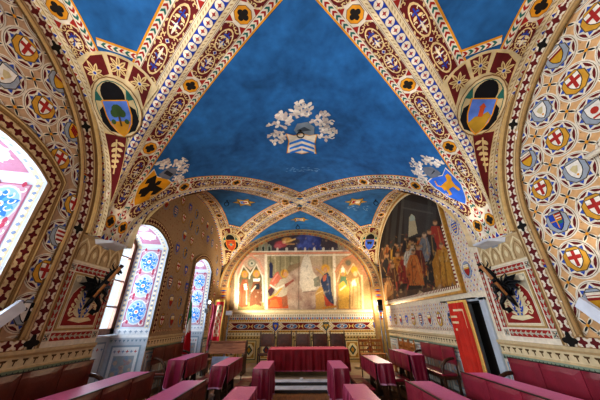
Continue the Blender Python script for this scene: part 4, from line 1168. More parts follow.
B.line([(333.8, 255), (335, 311)], 2.6, '#e0d4be'); B.line([(323, 308), (336, 306.5)], 2.2, '#c98a3c')
# right niche, bishop and a monk
B.poly([(336, 311), (335, 268), (343, 258), (352, 254), (362, 262), (368, 274), (372, 311)], '#b58a64')
B.poly([(337, 309), (338, 276), (342, 268), (347, 273), (353, 265), (360, 274), (362, 309)], '#9a7a4e'); B.line([(337, 282), (342, 266), (347, 274), (353, 264), (360, 276)], 1.2, '#dfbf92'); B.line([(335, 272), (343, 260), (352, 256), (361, 264), (366, 276)], 1.6, '#c98a6a'); B.ell(348, 263, 2.8, 2.8, '#7c7460')
B.poly([(338, 309), (338, 286), (341, 278), (346, 278), (349, 288), (348, 309)], '#cfa14c'); B.poly([(339, 284), (341, 276), (346, 277), (347, 287), (343, 281)], '#5f7a5c'); B.ell(342.5, 272.6, 3.3, 3.6, '#d9a63e'); B.poly([(340.6, 273), (341, 268.6), (342.5, 266.6), (344, 268.6), (344.4, 273)], '#efe6d2'); B.ell(342.5, 274.2, 1.7, 1.9, '#c08e66'); B.line([(340, 290), (345, 286)], 1.3, '#efe0be')
B.poly([(350, 309), (350, 286), (352, 279), (358, 278), (360, 290), (360, 309)], '#d0a970'); B.ell(354, 270, 3.3, 3.6, '#d9a63e'); B.ell(355, 274, 2, 2.6, '#d9b084'); B.poly([(351, 282), (355, 279), (356, 286), (352, 287)], '#efe0c4'); B.line([(353, 286), (352, 306)], 1, '#a47c48', .8); B.line([(357, 284), (357, 307)], 1, '#b78f58', .8)
B.poly([(362, 309), (363, 282), (368, 276), (374, 292), (376, 309)], '#c4a06a', .8); B.line([(361.5, 276), (362.5, 310)], 2, '#e2c89a')
B.poly([(226, 312), (378, 312), (378, 309.3), (226, 309.3)], '#8f7c5c', .7)
B.poly([(224, 312), (233, 312), (234, 270), (224, 276)], '#6e5a44', .8)
B.speckle(260, (228, 234, 378, 311), ['#cbbda4', '#6f6050', '#b89c80', '#d8cab0'], .5, 1.6, .45, 9)
keep = (np.abs(X) <= W) & (Z < SPR + RISE * np.sqrt(np.clip(1 - (X / W) ** 2, 0, 1)) - .02)
fr = colour_grid('fresco', np.stack([X, np.full_like(X, YF - .012), Z + EYE], -1), B.C, keep, M_FRESCO)
fr['label'] = 'faded wall fresco of an angel kneeling before a blue-robed woman, saints in niches'; fr['category'] = 'fresco'

# --- large dark history painting on the long wall, framed, filling the lunette
PX = W - .05
ys = np.linspace(6.1, 11.82, 230); zs = np.linspace(.62, 4.1, 150)
Yg, Zg = np.meshgrid(ys, zs); U, V = to_view(PX, Yg, Zg)
B = Brush(U, V, '#332b26')
B.grad(420, 200, 430, 290, '#3a2a20', 0, .9); B.grad(430, 240, 378, 250, '#241d19', 0, .55)
for x, w, c in ((392, 5, '#4a4843'), (399, 3, '#5b5852'), (404, 5, '#35322e'), (426, 4, '#4b4842'), (432, 6, '#3a3530'), (386, 3, '#4c473f')):
    B.line([(x - 4, 285), (x + 4, 200)], w, c, .7)
B.poly([(404, 200), (436, 208), (436, 232), (404, 240)], '#4c4a47', .55); B.line([(402, 208), (432, 214)], 1.5, '#5f5d58', .6)
B.poly([(408, 238), (409, 218), (411.5, 214.5), (414.5, 217), (417.5, 234)], '#b9a986'); B.poly([(409, 222), (410, 217), (412, 215), (414, 217), (415, 221)], '#9fb0a4', .8)
rq = random.Random(21)
pal = ['#a85a24', '#8f3a22', '#c07c34', '#5a3522', '#7c2a24', '#3a2a22', '#b08a54', '#6a4a34', '#40352e', '#8a6a44', '#2e2a2c', '#c4963c']
def figure(x, y, h, c, head='#b98a62', lean=0.0):
    w = h * .2; hd = min(h, 28)
    B.poly([(x - w, y), (x - w * .9 + lean, y - h * .55), (x - w * .4 + lean, y - h * .8), (x + w * .5 + lean, y - h * .8), (x + w + lean, y - h * .5), (x + w * 1.1, y)], c)
    B.line([(x - w * .4, y - 1), (x - w * .2 + lean, y - h * .6)], .9, '#1d1612', .6); B.line([(x + w * .3 + lean, y - h * .75), (x + w * .6, y - h * .2)], .8, '#d8a860', .45)
    B.ell(x + lean, y - h * .88, hd * .075, hd * .095, head); B.ell(x + lean, y - h * .88 - hd * .065, hd * .07, hd * .045, '#2c1e16', .7)
for i in range(26): figure(383 + i * 2.3 + rq.uniform(-1, 1), 262 - i * .55 + rq.uniform(-5, 3), rq.uniform(12, 17), rq.choice(pal))
for i in range(16): figure(384 + i * 3.6 + rq.uniform(-1, 1), 280 - i * .5 + rq.uniform(-3, 4), rq.uniform(18, 27), rq.choice(pal))
figure(437, 262, 44, '#9c3a2c', lean=-2); figure(429, 266, 38, '#3a332f'); figure(424, 262, 30, '#76777a', '#c0a080'); B.poly([(426, 268), (431, 252), (436, 262), (434, 283), (428, 284)], '#2c2624')
figure(397, 283, 32, '#b5762c'); figure(403, 284, 30, '#8f2f28'); figure(392, 292, 30, '#5c3322'); figure(388, 300, 24, '#c08a54'); figure(410, 268, 24, '#b8b2a0', '#c9a884', 2); figure(407, 266, 18, '#d0c8b4')
figure(418, 278, 34, '#6a2f26'); figure(416, 286, 38, '#bb6a30', lean=-3); B.line([(397, 299), (396, 283)], 1.4, '#c0503a'); B.line([(405, 296), (409, 281)], 1.3, '#b04434')
figure(446, 292, 52, '#a8732a', '#c09068', -5); B.poly([(441, 276), (440, 256), (443, 246), (447, 250), (451, 272), (452, 290), (446, 284)], '#b98532'); B.line([(443, 252), (447, 286)], 1.2, '#6a4418', .8); B.poly([(449, 292), (452, 283), (456, 290)], '#7c7470', .7)
B.poly([(380, 304), (395, 292), (430, 288), (462, 286), (468, 300), (388, 312)], '#5c4434', .75); B.speckle(50, (384, 290, 464, 306), ['#7a5c44', '#3c2c22', '#8a6a50'], 1, 5, .5, 5)
B.poly([(416, 296), (419, 291), (423, 293), (422, 299), (417, 300)], '#b59c78'); B.ell(439, 289, 2, 4, '#a88a6c', .8, .3, .3)
B.speckle(260, (382, 235, 456, 296), ['#c48a44', '#1e1814', '#7c3a28', '#a08460', '#2a2220', '#d8b078'], .4, 1.7, .7, 6)
for _ in range(150):
    x, y = rq.uniform(381, 455), rq.uniform(246, 298); L = rq.uniform(2, 7); a = rq.uniform(1.1, 2.0)
    B.line([(x, y), (x + L * math.cos(a), y + L * math.sin(a))], rq.uniform(.4, 1.1), rq.choice(['#1a1411', '#c49a5c', '#2a1d16', '#8c3426', '#d8b884', '#4a3424']), rq.uniform(.3, .7))
B.mix(np.full(U.shape, .26), '#241a14')
def pic_top(y): return vault_top(y) - .1
top = np.vectorize(pic_top)(Yg)
pr = empty('painting', (PX, 9.0, EYE + .55), label='large dark canvas crowded with costumed figures in an arched gilt frame', category='painting')
colour_grid('canvas', np.stack([np.full_like(Yg, PX), Yg, Zg + EYE], -1), B.C, Zg < top, M_FRESCO, pr)
GILT = plain('gilt_wood', '#b98a3c', .4, .35, 12, .7, 1.15)
fm = MB(); ps = [(6.0, .55), (11.9, .55)]
arcp = [(float(y), pic_top(float(y)) + .06) for y in np.linspace(11.9, 6.0, 40)]
loop = ps + arcp
def frame_band(loop, inset0, inset1, x0, x1, mbd):
    n = len(loop); cy, cz = 8.9, 2.0
    def ins(i, d):
        a, b, c = Vector((*loop[i - 1], 0)), Vector((*loop[i], 0)), Vector((*loop[(i + 1) % n], 0))
        t = ((b - a).normalized() + (c - b).normalized()); t = t.normalized() if t.length > 1e-6 else (c - b).normalized(); q = Vector((-t.y, t.x, 0))
        k = d / max(.5, abs(q.dot(Vector((-(b - a).normalized().y, (b - a).normalized().x, 0)))))
        return b + q * k
    for i in range(n):
        j = (i + 1) % n; A, B_, C_, D_ = ins(i, inset0), ins(j, inset0), ins(j, inset1), ins(i, inset1)
        mbd.add([(x0, A.x, EYE + A.y), (x0, B_.x, EYE + B_.y), (x0, C_.x, EYE + C_.y), (x0, D_.x, EYE + D_.y), (x1, A.x, EYE + A.y), (x1, B_.x, EYE + B_.y), (x1, C_.x, EYE + C_.y), (x1, D_.x, EYE + D_.y)],
                [(4, 5, 6, 7), (0, 1, 5, 4), (3, 2, 6, 7)])
frame_band(loop, 0, .06, W - .005, W - .09, fm); fm.build('frame', GILT, pr)
f2 = MB(); frame_band(loop, .06, .12, W - .005, W - .07, f2); f2.build('inner_moulding', plain('pale_moulding', '#cfc2a4', .5, 0, 10), pr)
cvc = Canvas(lambda y, z, off: (W - .062 - off, y, EYE + z)); P = Pen(cvc)
for i in range(128): P.rect(6.12 + i * .044, .66, 6.164 + i * .044, .74, '#7c2422' if i % 2 == 0 else '#d8cdb2', 1)
for i in range(34): P.rect(6.12, .74 + i * .045, 6.2, .785 + i * .045, '#d8cdb2' if i % 2 == 0 else '#7c2422', 1)
build_canvas('chequered_border', [cvc], M_WALL, pr, shift=pr.location)
# ------------------------------------------------------------------ floor, tiers, dais and steps
M_PLANK = wood('plank_floor', '#6a4528', '#a87c4c', 'Y', .35, 2.2)
M_TIER = wood('tier_boards', '#5a3c26', '#8a6240', 'Y', .4, 2.0)
M_STONE = plain('grey_step_stone', '#dde0e6', .45, 0, 5, .75, 1.15)
M_STONE_D = plain('dark_riser', '#2b2728', .5, 0, 5)
m = MB(); m.box(-W - .9, W + .9, -3.3, YF + .1, -.12, 0); structure(m.build('floor', M_PLANK))
for s in (-1, 1):
    for x0, x1, z, nm in ((2.52, W, .24, 'platform'), (1.62, 2.52, .1, 'platform')):
        m = MB(); a, b = sorted((s * x0, s * x1)); m.box(a, b, -2.6, 9.2, 0.001, z, .01); structure(m.build('floor_' + nm, M_TIER))
m = MB(); m.box(-W, W, 9.2, YF - .01, 0.001, .2, .012); structure(m.build('floor_dais', plain('dais_boards', '#b09a80', .4, 0, 4)))
st = empty('steps', (0, 8.6, 0), label='two low grey steps up to the dais, between the narrow draped desks', category='steps')
for i, (y0, z) in enumerate(((8.42, .09), (8.86, .185))):
    m = MB(); m.box(-.8, .85, y0 + .02, 9.2, .002 if i == 0 else .09, z - .02); m.build('riser', M_STONE_D, st)
    m = MB(); m.box(-.82, .87, y0, 9.2 if i else 8.9, z - .02, z, .006); m.build('tread', M_STONE, st)

# ------------------------------------------------------------------ furniture materials
M_VELVET = plain('crimson_velvet', '#760830', .4, 0, 5, .8, 1.15, .12, .55, .6, '#e87fb4')
M_VELVET2 = plain('deep_red_velvet', '#7a0a1c', .6, 0, 5, .75, 1.2, .25, .3, .7, '#ff8090')
M_HEM = plain('pale_hem', '#b487a0', .6, 0, 20)
M_LEATHER = plain('wine_leather', '#84283a', .3, 0, 4, .8, 1.2, .12, .5)
M_LEATHER_B = plain('backlit_leather', '#642a1a', .3, 0, 4, .75, 1.25, .12, .5)  # same wine leather, its backlit brown-orange tone put into the base colour
M_EDGE = plain('dark_wood_edge', '#22140f', .4, 0, 8)
M_OAK = wood('dark_oak', '#2c1a10', '#553621', 'Z', .4, 3)
M_WARM = wood('warm_oak', '#7a4518', '#b87434', 'Z', .4, 3)
M_PEW = wood('pew_wood', '#7a4a34', '#b07a58', 'X', .32, 2.5)
M_OLDLEATHER = plain('old_brown_leather', '#5a3428', .42, 0, 7, .6, 1.35, .15, .5)
M_BRASS = plain('brass', '#b08a3c', .3, .9, 10)
M_IRON = plain('black_iron', '#17181b', .45, .6, 14, .6, 1.4, .3)
M_STEEL = plain('grey_steel', '#8f98a4', .35, .7, 10)
M_PLATE = plain('white_lacquer', '#cfd6e2', .4, 0, 6)

def cloth_mesh(x0, x1, y0, y1, zt, drops, seed, amp=.05):
    """cloth over a desk top; drops = hanging depth on sides (x0, x1, y0, y1)"""
    rr = random.Random(seed); r = .03
    per = []                                              # perimeter samples: point, outward normal, drop
    def side(ax, ay, bx, by, nx, ny, d):
        L = math.hypot(bx - ax, by - ay); n = max(2, int(L / .028))
        for i in range(n): t = i / n; per.append((ax + (bx - ax) * t, ay + (by - ay) * t, nx, ny, d))
    side(x0, y0, x1, y0, 0, -1, drops[2]); side(x1, y0, x1, y1, 1, 0, drops[1]); side(x1, y1, x0, y1, 0, 1, drops[3]); side(x0, y1, x0, y0, -1, 0, drops[0])
    n = len(per); ph = rr.uniform(0, 6)
    # smooth the normals and the drop depth round the corners
    def sm(k, i, w=1): return sum(per[(i + j) % n][k] for j in range(-w, w + 1)) / (2 * w + 1)
    cl, hem = MB(), MB(); rows = 9; V, F = [], []
    S = 0; arc = []
    for i in range(n):
        arc.append(S); q = per[(i + 1) % n]; S += math.hypot(q[0] - per[i][0], q[1] - per[i][1])
    wob = [sum(a * math.sin(f * s_ + p) for a, f, p in ((.5, 2 * PI * round(S / .21) / S, ph), (.35, 2 * PI * round(S / .13) / S, ph * 2), (.3, 2 * PI * round(S / .37) / S, ph * 3))) for s_ in arc]
    for j in range(rows + 1):
        t = j / rows
        for i in range(n):
            x, y, nx, ny, d = per[i]; nx, ny = sm(2, i), sm(3, i); d = max(.02, sm(4, i, 1))
            g = min(1, d / .3); o = (.004 if j == 0 else .005 + (.009 + (amp * wob[i] + .012) * t ** .55) * g * g)
            V.append((x + nx * o, y + ny * o, zt + .008 - (0 if j == 0 else .012 + (d - .012) * t) + .004 * wob[i] * t))
    for j in range(rows):
        for i in range(n): F.append((j * n + i, j * n + (i + 1) % n, (j + 1) * n + (i + 1) % n, (j + 1) * n + i))
    c = len(V); V.append(((x0 + x1) / 2, (y0 + y1) / 2, zt + .008))
    cl.add(V, F)
    V0 = [V[i] for i in range(n)] + [V[c]]; cl.add(V0, [(n, (i + 1) % n, i) for i in range(n)])   # flat top, crisp edge
    b = [Vector(v) for v in V[rows * n:rows * n + n]]
    HV, HF = [], []
    for i in range(n):
        nx, ny = sm(2, i), sm(3, i); p = b[i]
        HV += [(p.x + nx * .004, p.y + ny * .004, p.z + .028), (p.x + nx * .006, p.y + ny * .006, p.z - .004)]
    for i in range(n):
        if sm(4, i, 1) > .1: k = (i + 1) % n; HF.append((2 * i, 2 * k, 2 * k + 1, 2 * i + 1))
    if HF: hem.add(HV, HF)
    return cl, hem if HF else None

def desk(x0, x1, y0, y1, zf, zt, drops, label, clabel, seed, group, cmat=None):
    d = empty('desk', ((x0 + x1) / 2, (y0 + y1) / 2, zf), label=label, category='desk', group=group)
    m = MB(); m.box(x0 + .01, x1 - .01, y0 + .01, y1 - .01, zt - .04, zt, .006); m.build('desk_top', M_OAK, d)
    for y in (y0 + .16, (y0 + y1) / 2, y1 - .16):          # shaped pedestal legs
        m = MB(); xm = (x0 + x1) / 2; h = zt - .04 - zf
        prof = [(-.15, 0), (.15, 0), (.15, .05), (.07, .12), (.055, h * .45), (.085, h * .6), (.06, h * .8), (.14, h), (-.14, h), (-.06, h * .8), (-.085, h * .6), (-.055, h * .45), (-.07, .12), (-.15, .05)]
        m.slab([(xm + a, y - .03, zf + .001 + b) for a, b in prof], .06, (0, 1, 0)); m.build('leg', M_OAK, d)
    m = MB(); m.box((x0 + x1) / 2 - .02, (x0 + x1) / 2 + .02, y0 + .16, y1 - .16, zf + .12, zf + .2, .005); m.build('stretcher', M_OAK, d)
    c = empty('tablecloth', ((x0 + x1) / 2, (y0 + y1) / 2, zt), label=clabel, category='tablecloth', group='crimson cloths over the council desks')
    cl, hem = cloth_mesh(x0, x1, y0, y1, zt, drops, seed); cl.build('cloth', cmat or M_VELVET, c, True)
    if hem: hem.build('hem', M_HEM, c, True)
    return d

def padded(m, x0, x1, y0, y1, z0, z1, ax, puff=.02):
    """upholstered panel: pillow-like front and back, thickness along axis ax (0 = x)"""
    N = 7; V, F = [], []
    for s in (0, 1):
        for i in range(N):
            for j in range(N):
                u, v = i / (N - 1), j / (N - 1)
                b = puff * (1 - abs(2 * u - 1) ** 4) * (1 - abs(2 * v - 1) ** 4)
                y = y0 + (y1 - y0) * u; z = z0 + (z1 - z0) * v
                V.append(((x1 + b) if s else (x0 - b), y, z))
    for s in (0, 1):
        for i in range(N - 1):
            for j in range(N - 1):
                a = s * N * N + i * N + j; q = (a, a + N, a + N + 1, a + 1); F.append(q if s else q[::-1])
    rim = [(i, 0) for i in range(N)] + [(N - 1, j) for j in range(1, N)] + [(i, N - 1) for i in range(N - 2, -1, -1)] + [(0, j) for j in range(N - 2, 0, -1)]
    for k in range(len(rim)):
        a = rim[k][0] * N + rim[k][1]; b = rim[(k + 1) % len(rim)][0] * N + rim[(k + 1) % len(rim)][1]
        F.append((a, b, N * N + b, N * N + a))
    m.add(V, F)

def bench(xb, face, y0, y1, zf, ztop, label, group, mat, seath=.43, back_h=.36, n=3, depth=.42, carved=False):
    """leather bench along y: back plane at x = xb, sitters look towards face (+1 or -1 along x)"""
    b = empty('bench', (xb + face * .2, (y0 + y1) / 2, zf), label=label, category='bench', group=group)
    t = .045; xa, xc = sorted((xb, xb + face * t)); L = (y1 - y0) / n
    for i in range(n):
        m = MB(); padded(m, xa + .012, xc - .012, y0 + i * L + .006, y0 + (i + 1) * L - .006, ztop - back_h, ztop, 0, .014); m.build('back_cushion', mat, b, False)
    m = MB(); m.box(xa + .008, xc - .008, y0 - .012, y1 + .012, ztop - .0, ztop + .012, .003); m.build('back_rail', M_EDGE, b)
    for i in range(n):
        m = MB(); s0, s1 = sorted((xb + face * .06, xb + face * depth)); m.box(s0, s1, y0 + i * L + .005, y0 + (i + 1) * L - .005, zf + seath - .06, zf + seath, .018); m.build('seat_cushion', mat, b, False)
    m = MB(); s0, s1 = sorted((xb + face * .03, xb + face * (depth - .02))); m.box(s0, s1, y0, y1, zf + seath - .12, zf + seath - .06, .005); m.build('seat_frame', M_OAK, b)
    for y in (y0 + .05, (y0 + y1) / 2, y1 - .05):
        for xx in (xb + face * .045, xb + face * (depth - .06)):
            m = MB(); m.box(xx - .025, xx + .025, y - .025, y + .025, zf + .001, zf + seath - .12, .006); m.build('leg', M_OAK, b)
    for y in (y0 + .04, y1 - .04):                          # uprights carrying the back
        m = MB(); m.box(xa + .014, xc - .014, y - .025, y + .025, zf + seath - .12, ztop - back_h + .01); m.build('upright', M_OAK, b)
        if carved:                                          # scrolled arm rests of the wall benches
            m = MB(); P_ = [(xb + face * a, y, zf + seath + h) for a, h in ((.06, .30), (.16, .29), (.26, .25), (.34, .17), (.38, .07), (.37, .0), (.36, -.08))]
            m.tube(P_, [.03, .032, .034, .034, .032, .03, .028], 8); m.build('arm_rest', M_OAK, b, True)
    return b

DG = 'narrow council desks'
def side_units(s, far, near, nm):
    """desks with cloths and the leather benches attached to them, on one side of the aisle"""
    tag = {'far': 'nearer the dais', 'near': 'near the door gap'}
    o = -s                                                   # towards the aisle
    for row, Y3, Y2, Y1, YW in (far, near):
        pos = 'by the dais steps' if row == 'far' else 'in the near row'
        sd = 'window-side' if s < 0 else 'curtain-side'
        D3, D2, D1, DWL = 1.13, 2.03, 3.0, 0
        # central desk, cloth only
        x0, x1 = sorted((s * .76, s * 1.13))
        desk(x0, x1, Y3[0], Y3[1], 0, .77, (.03, .68, .60, .3) if s < 0 else (.68, .03, .60, .3), '%s aisle desk under a full cloth, %s' % (sd, pos), 'crimson cloth hanging over the %s aisle desk %s' % (sd, pos), 11 + int(Y3[0] * 10) + s, DG + ' on the aisle')
        # second desk on the low tier
        x0, x1 = sorted((s * (1.69 if s < 0 else 1.80), s * (2.03 if s < 0 else 2.17)))
        desk(x0, x1, Y2[0], Y2[1], .1, .87, (.45, .03, .42, .25) if s < 0 else (.03, .45, .42, .25), '%s second-row desk backed by a bench, %s' % (sd, pos), 'crimson cloth on the %s second-row desk %s' % (sd, pos), 31 + int(Y2[0] * 10) + s, DG + ' of the second row')
        xb = s * (1.66 if s < 0 else 1.77)
        bench(xb, o, Y2[0] - .02, Y2[1], 0.0, .885, '%s low leather bench facing the aisle, %s' % (sd, pos), 'leather benches of the second row', M_LEATHER if s > 0 or row == 'far' else M_LEATHER_B, .40, .33)
        # third desk on the upper tier
        x0, x1 = sorted((s * 2.62, s * 3.0)) if s < 0 else (2.72, 3.08)
        desk(x0, x1, Y1[0], Y1[1], .24, 1.0, (.5, .03, .55, .3) if s < 0 else (.03, .5, .55, .3), '%s upper desk in front of the wall bench, %s' % (sd, pos), 'crimson cloth on the %s upper desk %s' % (sd, pos), 51 + int(Y1[0] * 10) + s, DG + ' of the upper tier')
        xb = s * (2.585 if s < 0 else 2.685)
        bench(xb, o, Y1[0] - .02, Y1[1], .1, 1.015, '%s leather bench backing the upper desk, %s' % (sd, pos), 'leather benches of the upper tier', M_LEATHER if s > 0 or row == 'far' else M_LEATHER_B, .42, .35)
        # wall bench
        bench(s * (W - .09), o, YW[0], YW[1], .24, 1.19, '%s leather bench against the painted wall, %s' % (sd, pos), 'leather benches along the walls', M_LEATHER if s > 0 else M_LEATHER_B, .43, .42 if row == 'near' else .36, 3, .42, True)
side_units(-1, ('far', (7.0, 8.3), (6.72, 8.2), (6.62, 7.98), (7.2, 8.95)), ('near', (3.2, 5.25), (3.4, 5.2), (3.3, 5.2), (3.3, 5.2)), '')
side_units(1, ('far', (7.0, 8.3), (6.98, 8.5), (7.25, 8.7), (6.95, 8.8)), ('near', (3.2, 5.4), (3.2, 5.05), (3.1, 4.95), (3.27, 5.2)), '')

# ------------------------------------------------------------------ head table and the five leather chairs
t = empty('head_table', (.25, 9.95, .2), label='long head table on the dais under a dark red velvet cloth', category='table')
m = MB(); m.box(-1.05, 1.55, 9.5, 10.42, .90, .935, .008); m.build('table_top', M_OAK, t)
for x in (-.95, 1.45):
    for y in (9.6, 10.32):
        m = MB(); m.lathe(x, y, [(.035, .201), (.045, .24), (.03, .32), (.05, .5), (.035, .7), (.045, .86), (.05, .90)], 10); m.build('leg', M_OAK, t, True)
m = MB(); m.box(-.95, 1.45, 9.93, 9.99, .3, .36); m.build('stretcher', M_OAK, t)
c = empty('tablecloth', (.25, 9.95, .935), label='deep red velvet cloth falling in folds from the long head table', category='tablecloth')
cl, hem = cloth_mesh(-1.07, 1.57, 9.48, 10.44, .935, (.62, .62, .60, .4), 5, .06); cl.build('cloth', M_VELVET2, c, True); hem.build('hem', plain('rose_hem', '#a8486a', .6), c, True)

def leather_chair(label):
    c = empty('leather_chair', (0, 0, 0), label=label, category='chair', group='brown leather chairs behind the head table')
    w, d = .27, .23                                          # faces -y
    for sx in (-1, 1):
        m = MB(); m.box(sx * w - .022, sx * w + .022, d - .022, d + .022, .001, 1.17, .004); m.lathe(sx * w, d, [(.012, 1.17), (.024, 1.185), (.012, 1.2), (.022, 1.22), (.003, 1.25)], 8); m.build('back_post', M_OAK, c)
        m = MB(); m.box(sx * w - .022, sx * w + .022, -d - .022, -d + .022, .001, .64, .004); m.build('front_leg', M_OAK, c)
        m = MB(); m.tube([(sx * w, d - .02, .68), (sx * w, .05, .67), (sx * w, -.15, .665), (sx * w, -d - .04, .65)], [.02, .026, .026, .03], 8, 1.0); m.build('arm_rest', M_OAK, c, True)
        m = MB(); m.box(sx * w - .012, sx * w + .012, -d, d, .12, .16); m.build('stretcher', M_OAK, c)
    m = MB(); m.box(-w, w, -.012, .012, .10, .14); m.build('stretcher', M_OAK, c)
    m = MB(); m.box(-w - .01, w + .01, -d - .01, d, .44, .49, .014); m.build('seat', M_OLDLEATHER, c)
    m = MB(); N = 6; padded(m, -.012, .012, -w + .022, w - .022, .70, 1.13, 0, .012); m.v = [(y, x + d, z) for x, y, z in m.v]; m.build('backrest', M_OLDLEATHER, c)
    m = MB()
    for sx in (-1, 1):
        for k in range(8): m.box(sx * (w - .03) - .005, sx * (w - .03) + .005, d - .034, d - .026, .72 + k * .055, .73 + k * .055)
    m.build('nail', M_BRASS, c)
    return c
def children_of(o): return [k for k in bpy.data.objects if k.parent == o]
def dup(root, loc, rotz, label, group=None):
    r = root.copy(); COL.objects.link(r); r.location = loc; r.rotation_euler = (0, 0, rotz); r['label'] = label
    if group: r['group'] = group
    for ch in children_of(root):
        k = ch.copy(); COL.objects.link(k); k.parent = r
        for g in children_of(ch):
            q = g.copy(); COL.objects.link(q); q.parent = k
    return r
names = ['first leather chair at the head table, beside the window end', 'second leather chair at the head table, next to the window-end one', 'middle leather chair of five at the head table, on the axis',
         'fourth leather chair at the head table, next to the wooden-chair end', 'last leather chair at the head table, towards the wooden chairs']
c0 = leather_chair(names[0])
cx = [-1.30, -.62, .08, .76, 1.42]
for i, x in enumerate(cx):
    if i == 0: c0.location = (x, 10.82, .2)
    else: dup(c0, (x, 10.82, .2), (0, .05, -.04, .03, -.06)[i], names[i])

# ------------------------------------------------------------------ wooden chairs by the far corner and the long wall
def wooden_chair(label):
    c = empty('wooden_chair', (0, 0, 0), label=label, category='chair', group='old wooden chairs')
    w, d = .20, .19
    for sx in (-1, 1):
        m = MB(); m.box(sx * w - .026, sx * w + .026, d - .022, d + .022, .001, .93, .004); m.lathe(sx * w, d, [(.014, .93), (.028, .95), (.014, .97), (.024, .99), (.003, 1.03)], 8); m.build('back_post', M_WARM, c)
        m = MB(); m.box(sx * w - .02, sx * w + .02, -d - .02, -d + .02, .001, .43, .003); m.build('front_leg', M_WARM, c)
    for z, h in ((.87, .09), (.70, .055)):
        m = MB(); m.box(-w, w, d - .01, d + .01, z - h / 2, z + h / 2, .003); m.build('back_rail', M_WARM, c)
    for x in (-.08, 0, .08):
        m = MB(); m.lathe(x, d, [(.010, .725), (.02, .78), (.010, .83)], 8); m.build('spindle', M_WARM, c, True)
    m = MB(); m.box(-w + .02, w - .02, d - .008, d + .008, .52, .58); m.build('back_rail', M_WARM, c)
    m = MB(); m.box(-w - .03, w + .03, -d - .04, d + .02, .43, .465, .01); m.build('seat', M_WARM, c)
    for sx in (-1, 1):
        m = MB(); m.box(sx * w - .01, sx * w + .01, -d, d, .15, .18); m.build('stretcher', M_WARM, c)
    m = MB(); m.box(-w, w, -d - .008, -d + .008, .22, .25); m.build('stretcher', M_WARM, c)
    return c
w0 = wooden_chair('warm oak chair by the fresco wall, next to the head table'); w0.location = (2.5, 11.1, .2)
dup(w0, (2.98, 11.1, .2), -.04, 'warm oak chair by the fresco wall, beside the floodlight stand')
for i, (y, lab) in enumerate(((9.35, 'oak chair against the long wall, beside the leather wall bench'), (9.85, 'oak chair in the middle of three along the long wall'), (10.35, 'oak chair along the long wall, farthest from the wall bench'))):
    dup(w0, (3.44, y, .2), -PI / 2, lab, 'wooden chairs along the long wall')

# ------------------------------------------------------------------ pew, pale board, box on the step
pw = empty('pew', (-2.58, 10.1, .2), label='long brown wooden pew with carved ends near the windows', category='pew')
m = MB(); m.slab([(-3.22, 10.05, .77), (-3.22, 10.16, 1.12), (-3.22, 10.20, 1.12), (-3.22, 10.09, .77)], 1.26, (1, 0, 0)); m.build('backrest', M_PEW, pw)
m = MB(); m.box(-3.24, -1.94, 10.13, 10.23, 1.12, 1.15, .01); m.build('top_rail', M_PEW, pw)
m = MB(); m.box(-3.22, -1.96, 9.66, 10.1, .62, .655, .008); m.build('seat', M_PEW, pw)
for x in (-3.27, -1.96):
    m = MB(); m.slab([(x, a, .2 + b) for a, b in ((9.62, .001), (10.26, .001), (10.24, .35), (10.28, .6), (10.29, .9), (10.24, .98), (10.16, .96), (10.1, .86), (10.12, .7), (10.02, .58), (9.84, .56), (9.72, .62), (9.63, .58), (9.62, .48), (9.69, .4), (9.66, .2))], .05, (1, 0, 0)); m.build('carved_end', M_OAK, pw)
m = MB(); m.slab([(-2.92, 9.50, .203), (-2.36, 9.50, .203), (-2.36, 9.58, .74), (-2.92, 9.58, .74)], .025, (0, 1, 0)); o = m.build('board', plain('pale_blue_board', '#b9d2f0', .4))
o['label'] = 'pale blue board leaning against the front of the wooden pew seat'; o['category'] = 'board'
m = MB(); m.box(-.03, .07, 9.02, 9.08, .186, .25, .006); o = m.build('white_box', plain('white_plastic', '#d9dde2', .4)); o['label'] = 'small white box standing on the upper grey step'; o['category'] = 'box'

# ------------------------------------------------------------------ lamp stands
def lamp_stand(name, x, y, z0, poles, head, label, hmat, arm=None, hsize=(.16, .12, .28), tilt=0.0):
    r = empty(name, (x, y, z0), label=label, category='floodlight')
    for i, (a, b) in enumerate(poles):
        m = MB(); m.tube([a, b], .022, 10); m.build('pole', M_STEEL, r, True)
    bx, by = poles[0][0][0], poles[0][0][1]
    for k in range(3):
        a = PI / 2 + k * 2 * PI / 3
        m = MB(); m.tube([(x, y, z0 + .42), (x + .2 * math.cos(a), y + .2 * math.sin(a), z0 + .014)], .013, 8); m.build('leg', M_STEEL, r, True)
    m = MB(); hx, hy, hz = head; m.box(hx - hsize[0] / 2, hx + hsize[0] / 2, hy - hsize[1] / 2, hy + hsize[1] / 2, hz - hsize[2] / 2, hz + hsize[2] / 2, .02)
    h = m.build('lamp_head', hmat, r)
    m = MB(); m.box(hx - hsize[0] * .38, hx + hsize[0] * .38, hy - hsize[1] / 2 - .006, hy - hsize[1] / 2, hz - hsize[2] * .38, hz - hsize[2] * .02); m.build('lens', plain(name + '_lens', '#3a3d42' if hmat is M_IRON else '#dfe3e6', .15), h)
    m = MB()
    for k in range(5): m.box(hx - hsize[0] * .4, hx + hsize[0] * .4, hy + hsize[1] / 2, hy + hsize[1] / 2 + .02, hz - hsize[2] * .4 + k * hsize[2] * .19, hz - hsize[2] * .4 + k * hsize[2] * .19 + .01)
    m.build('cooling_fin', hmat, h)
    if arm:
        m = MB(); m.obox(arm[0], arm[1], .05, .03); m.build('arm', M_WARM, r)
    return r
lamp_stand('floodlight', 3.43, 11.6, .2, [((3.36, 11.6, .22), (3.36, 11.6, 2.2)), ((3.54, 11.6, .22), (3.50, 11.6, 2.12))], (3.43, 11.58, 2.38), 'black twin floodlight on a tall two-pole stand beside the painting', M_IRON, ((3.2, 11.54, 2.54), (3.41, 11.58, 2.16)), (.2, .12, .44))
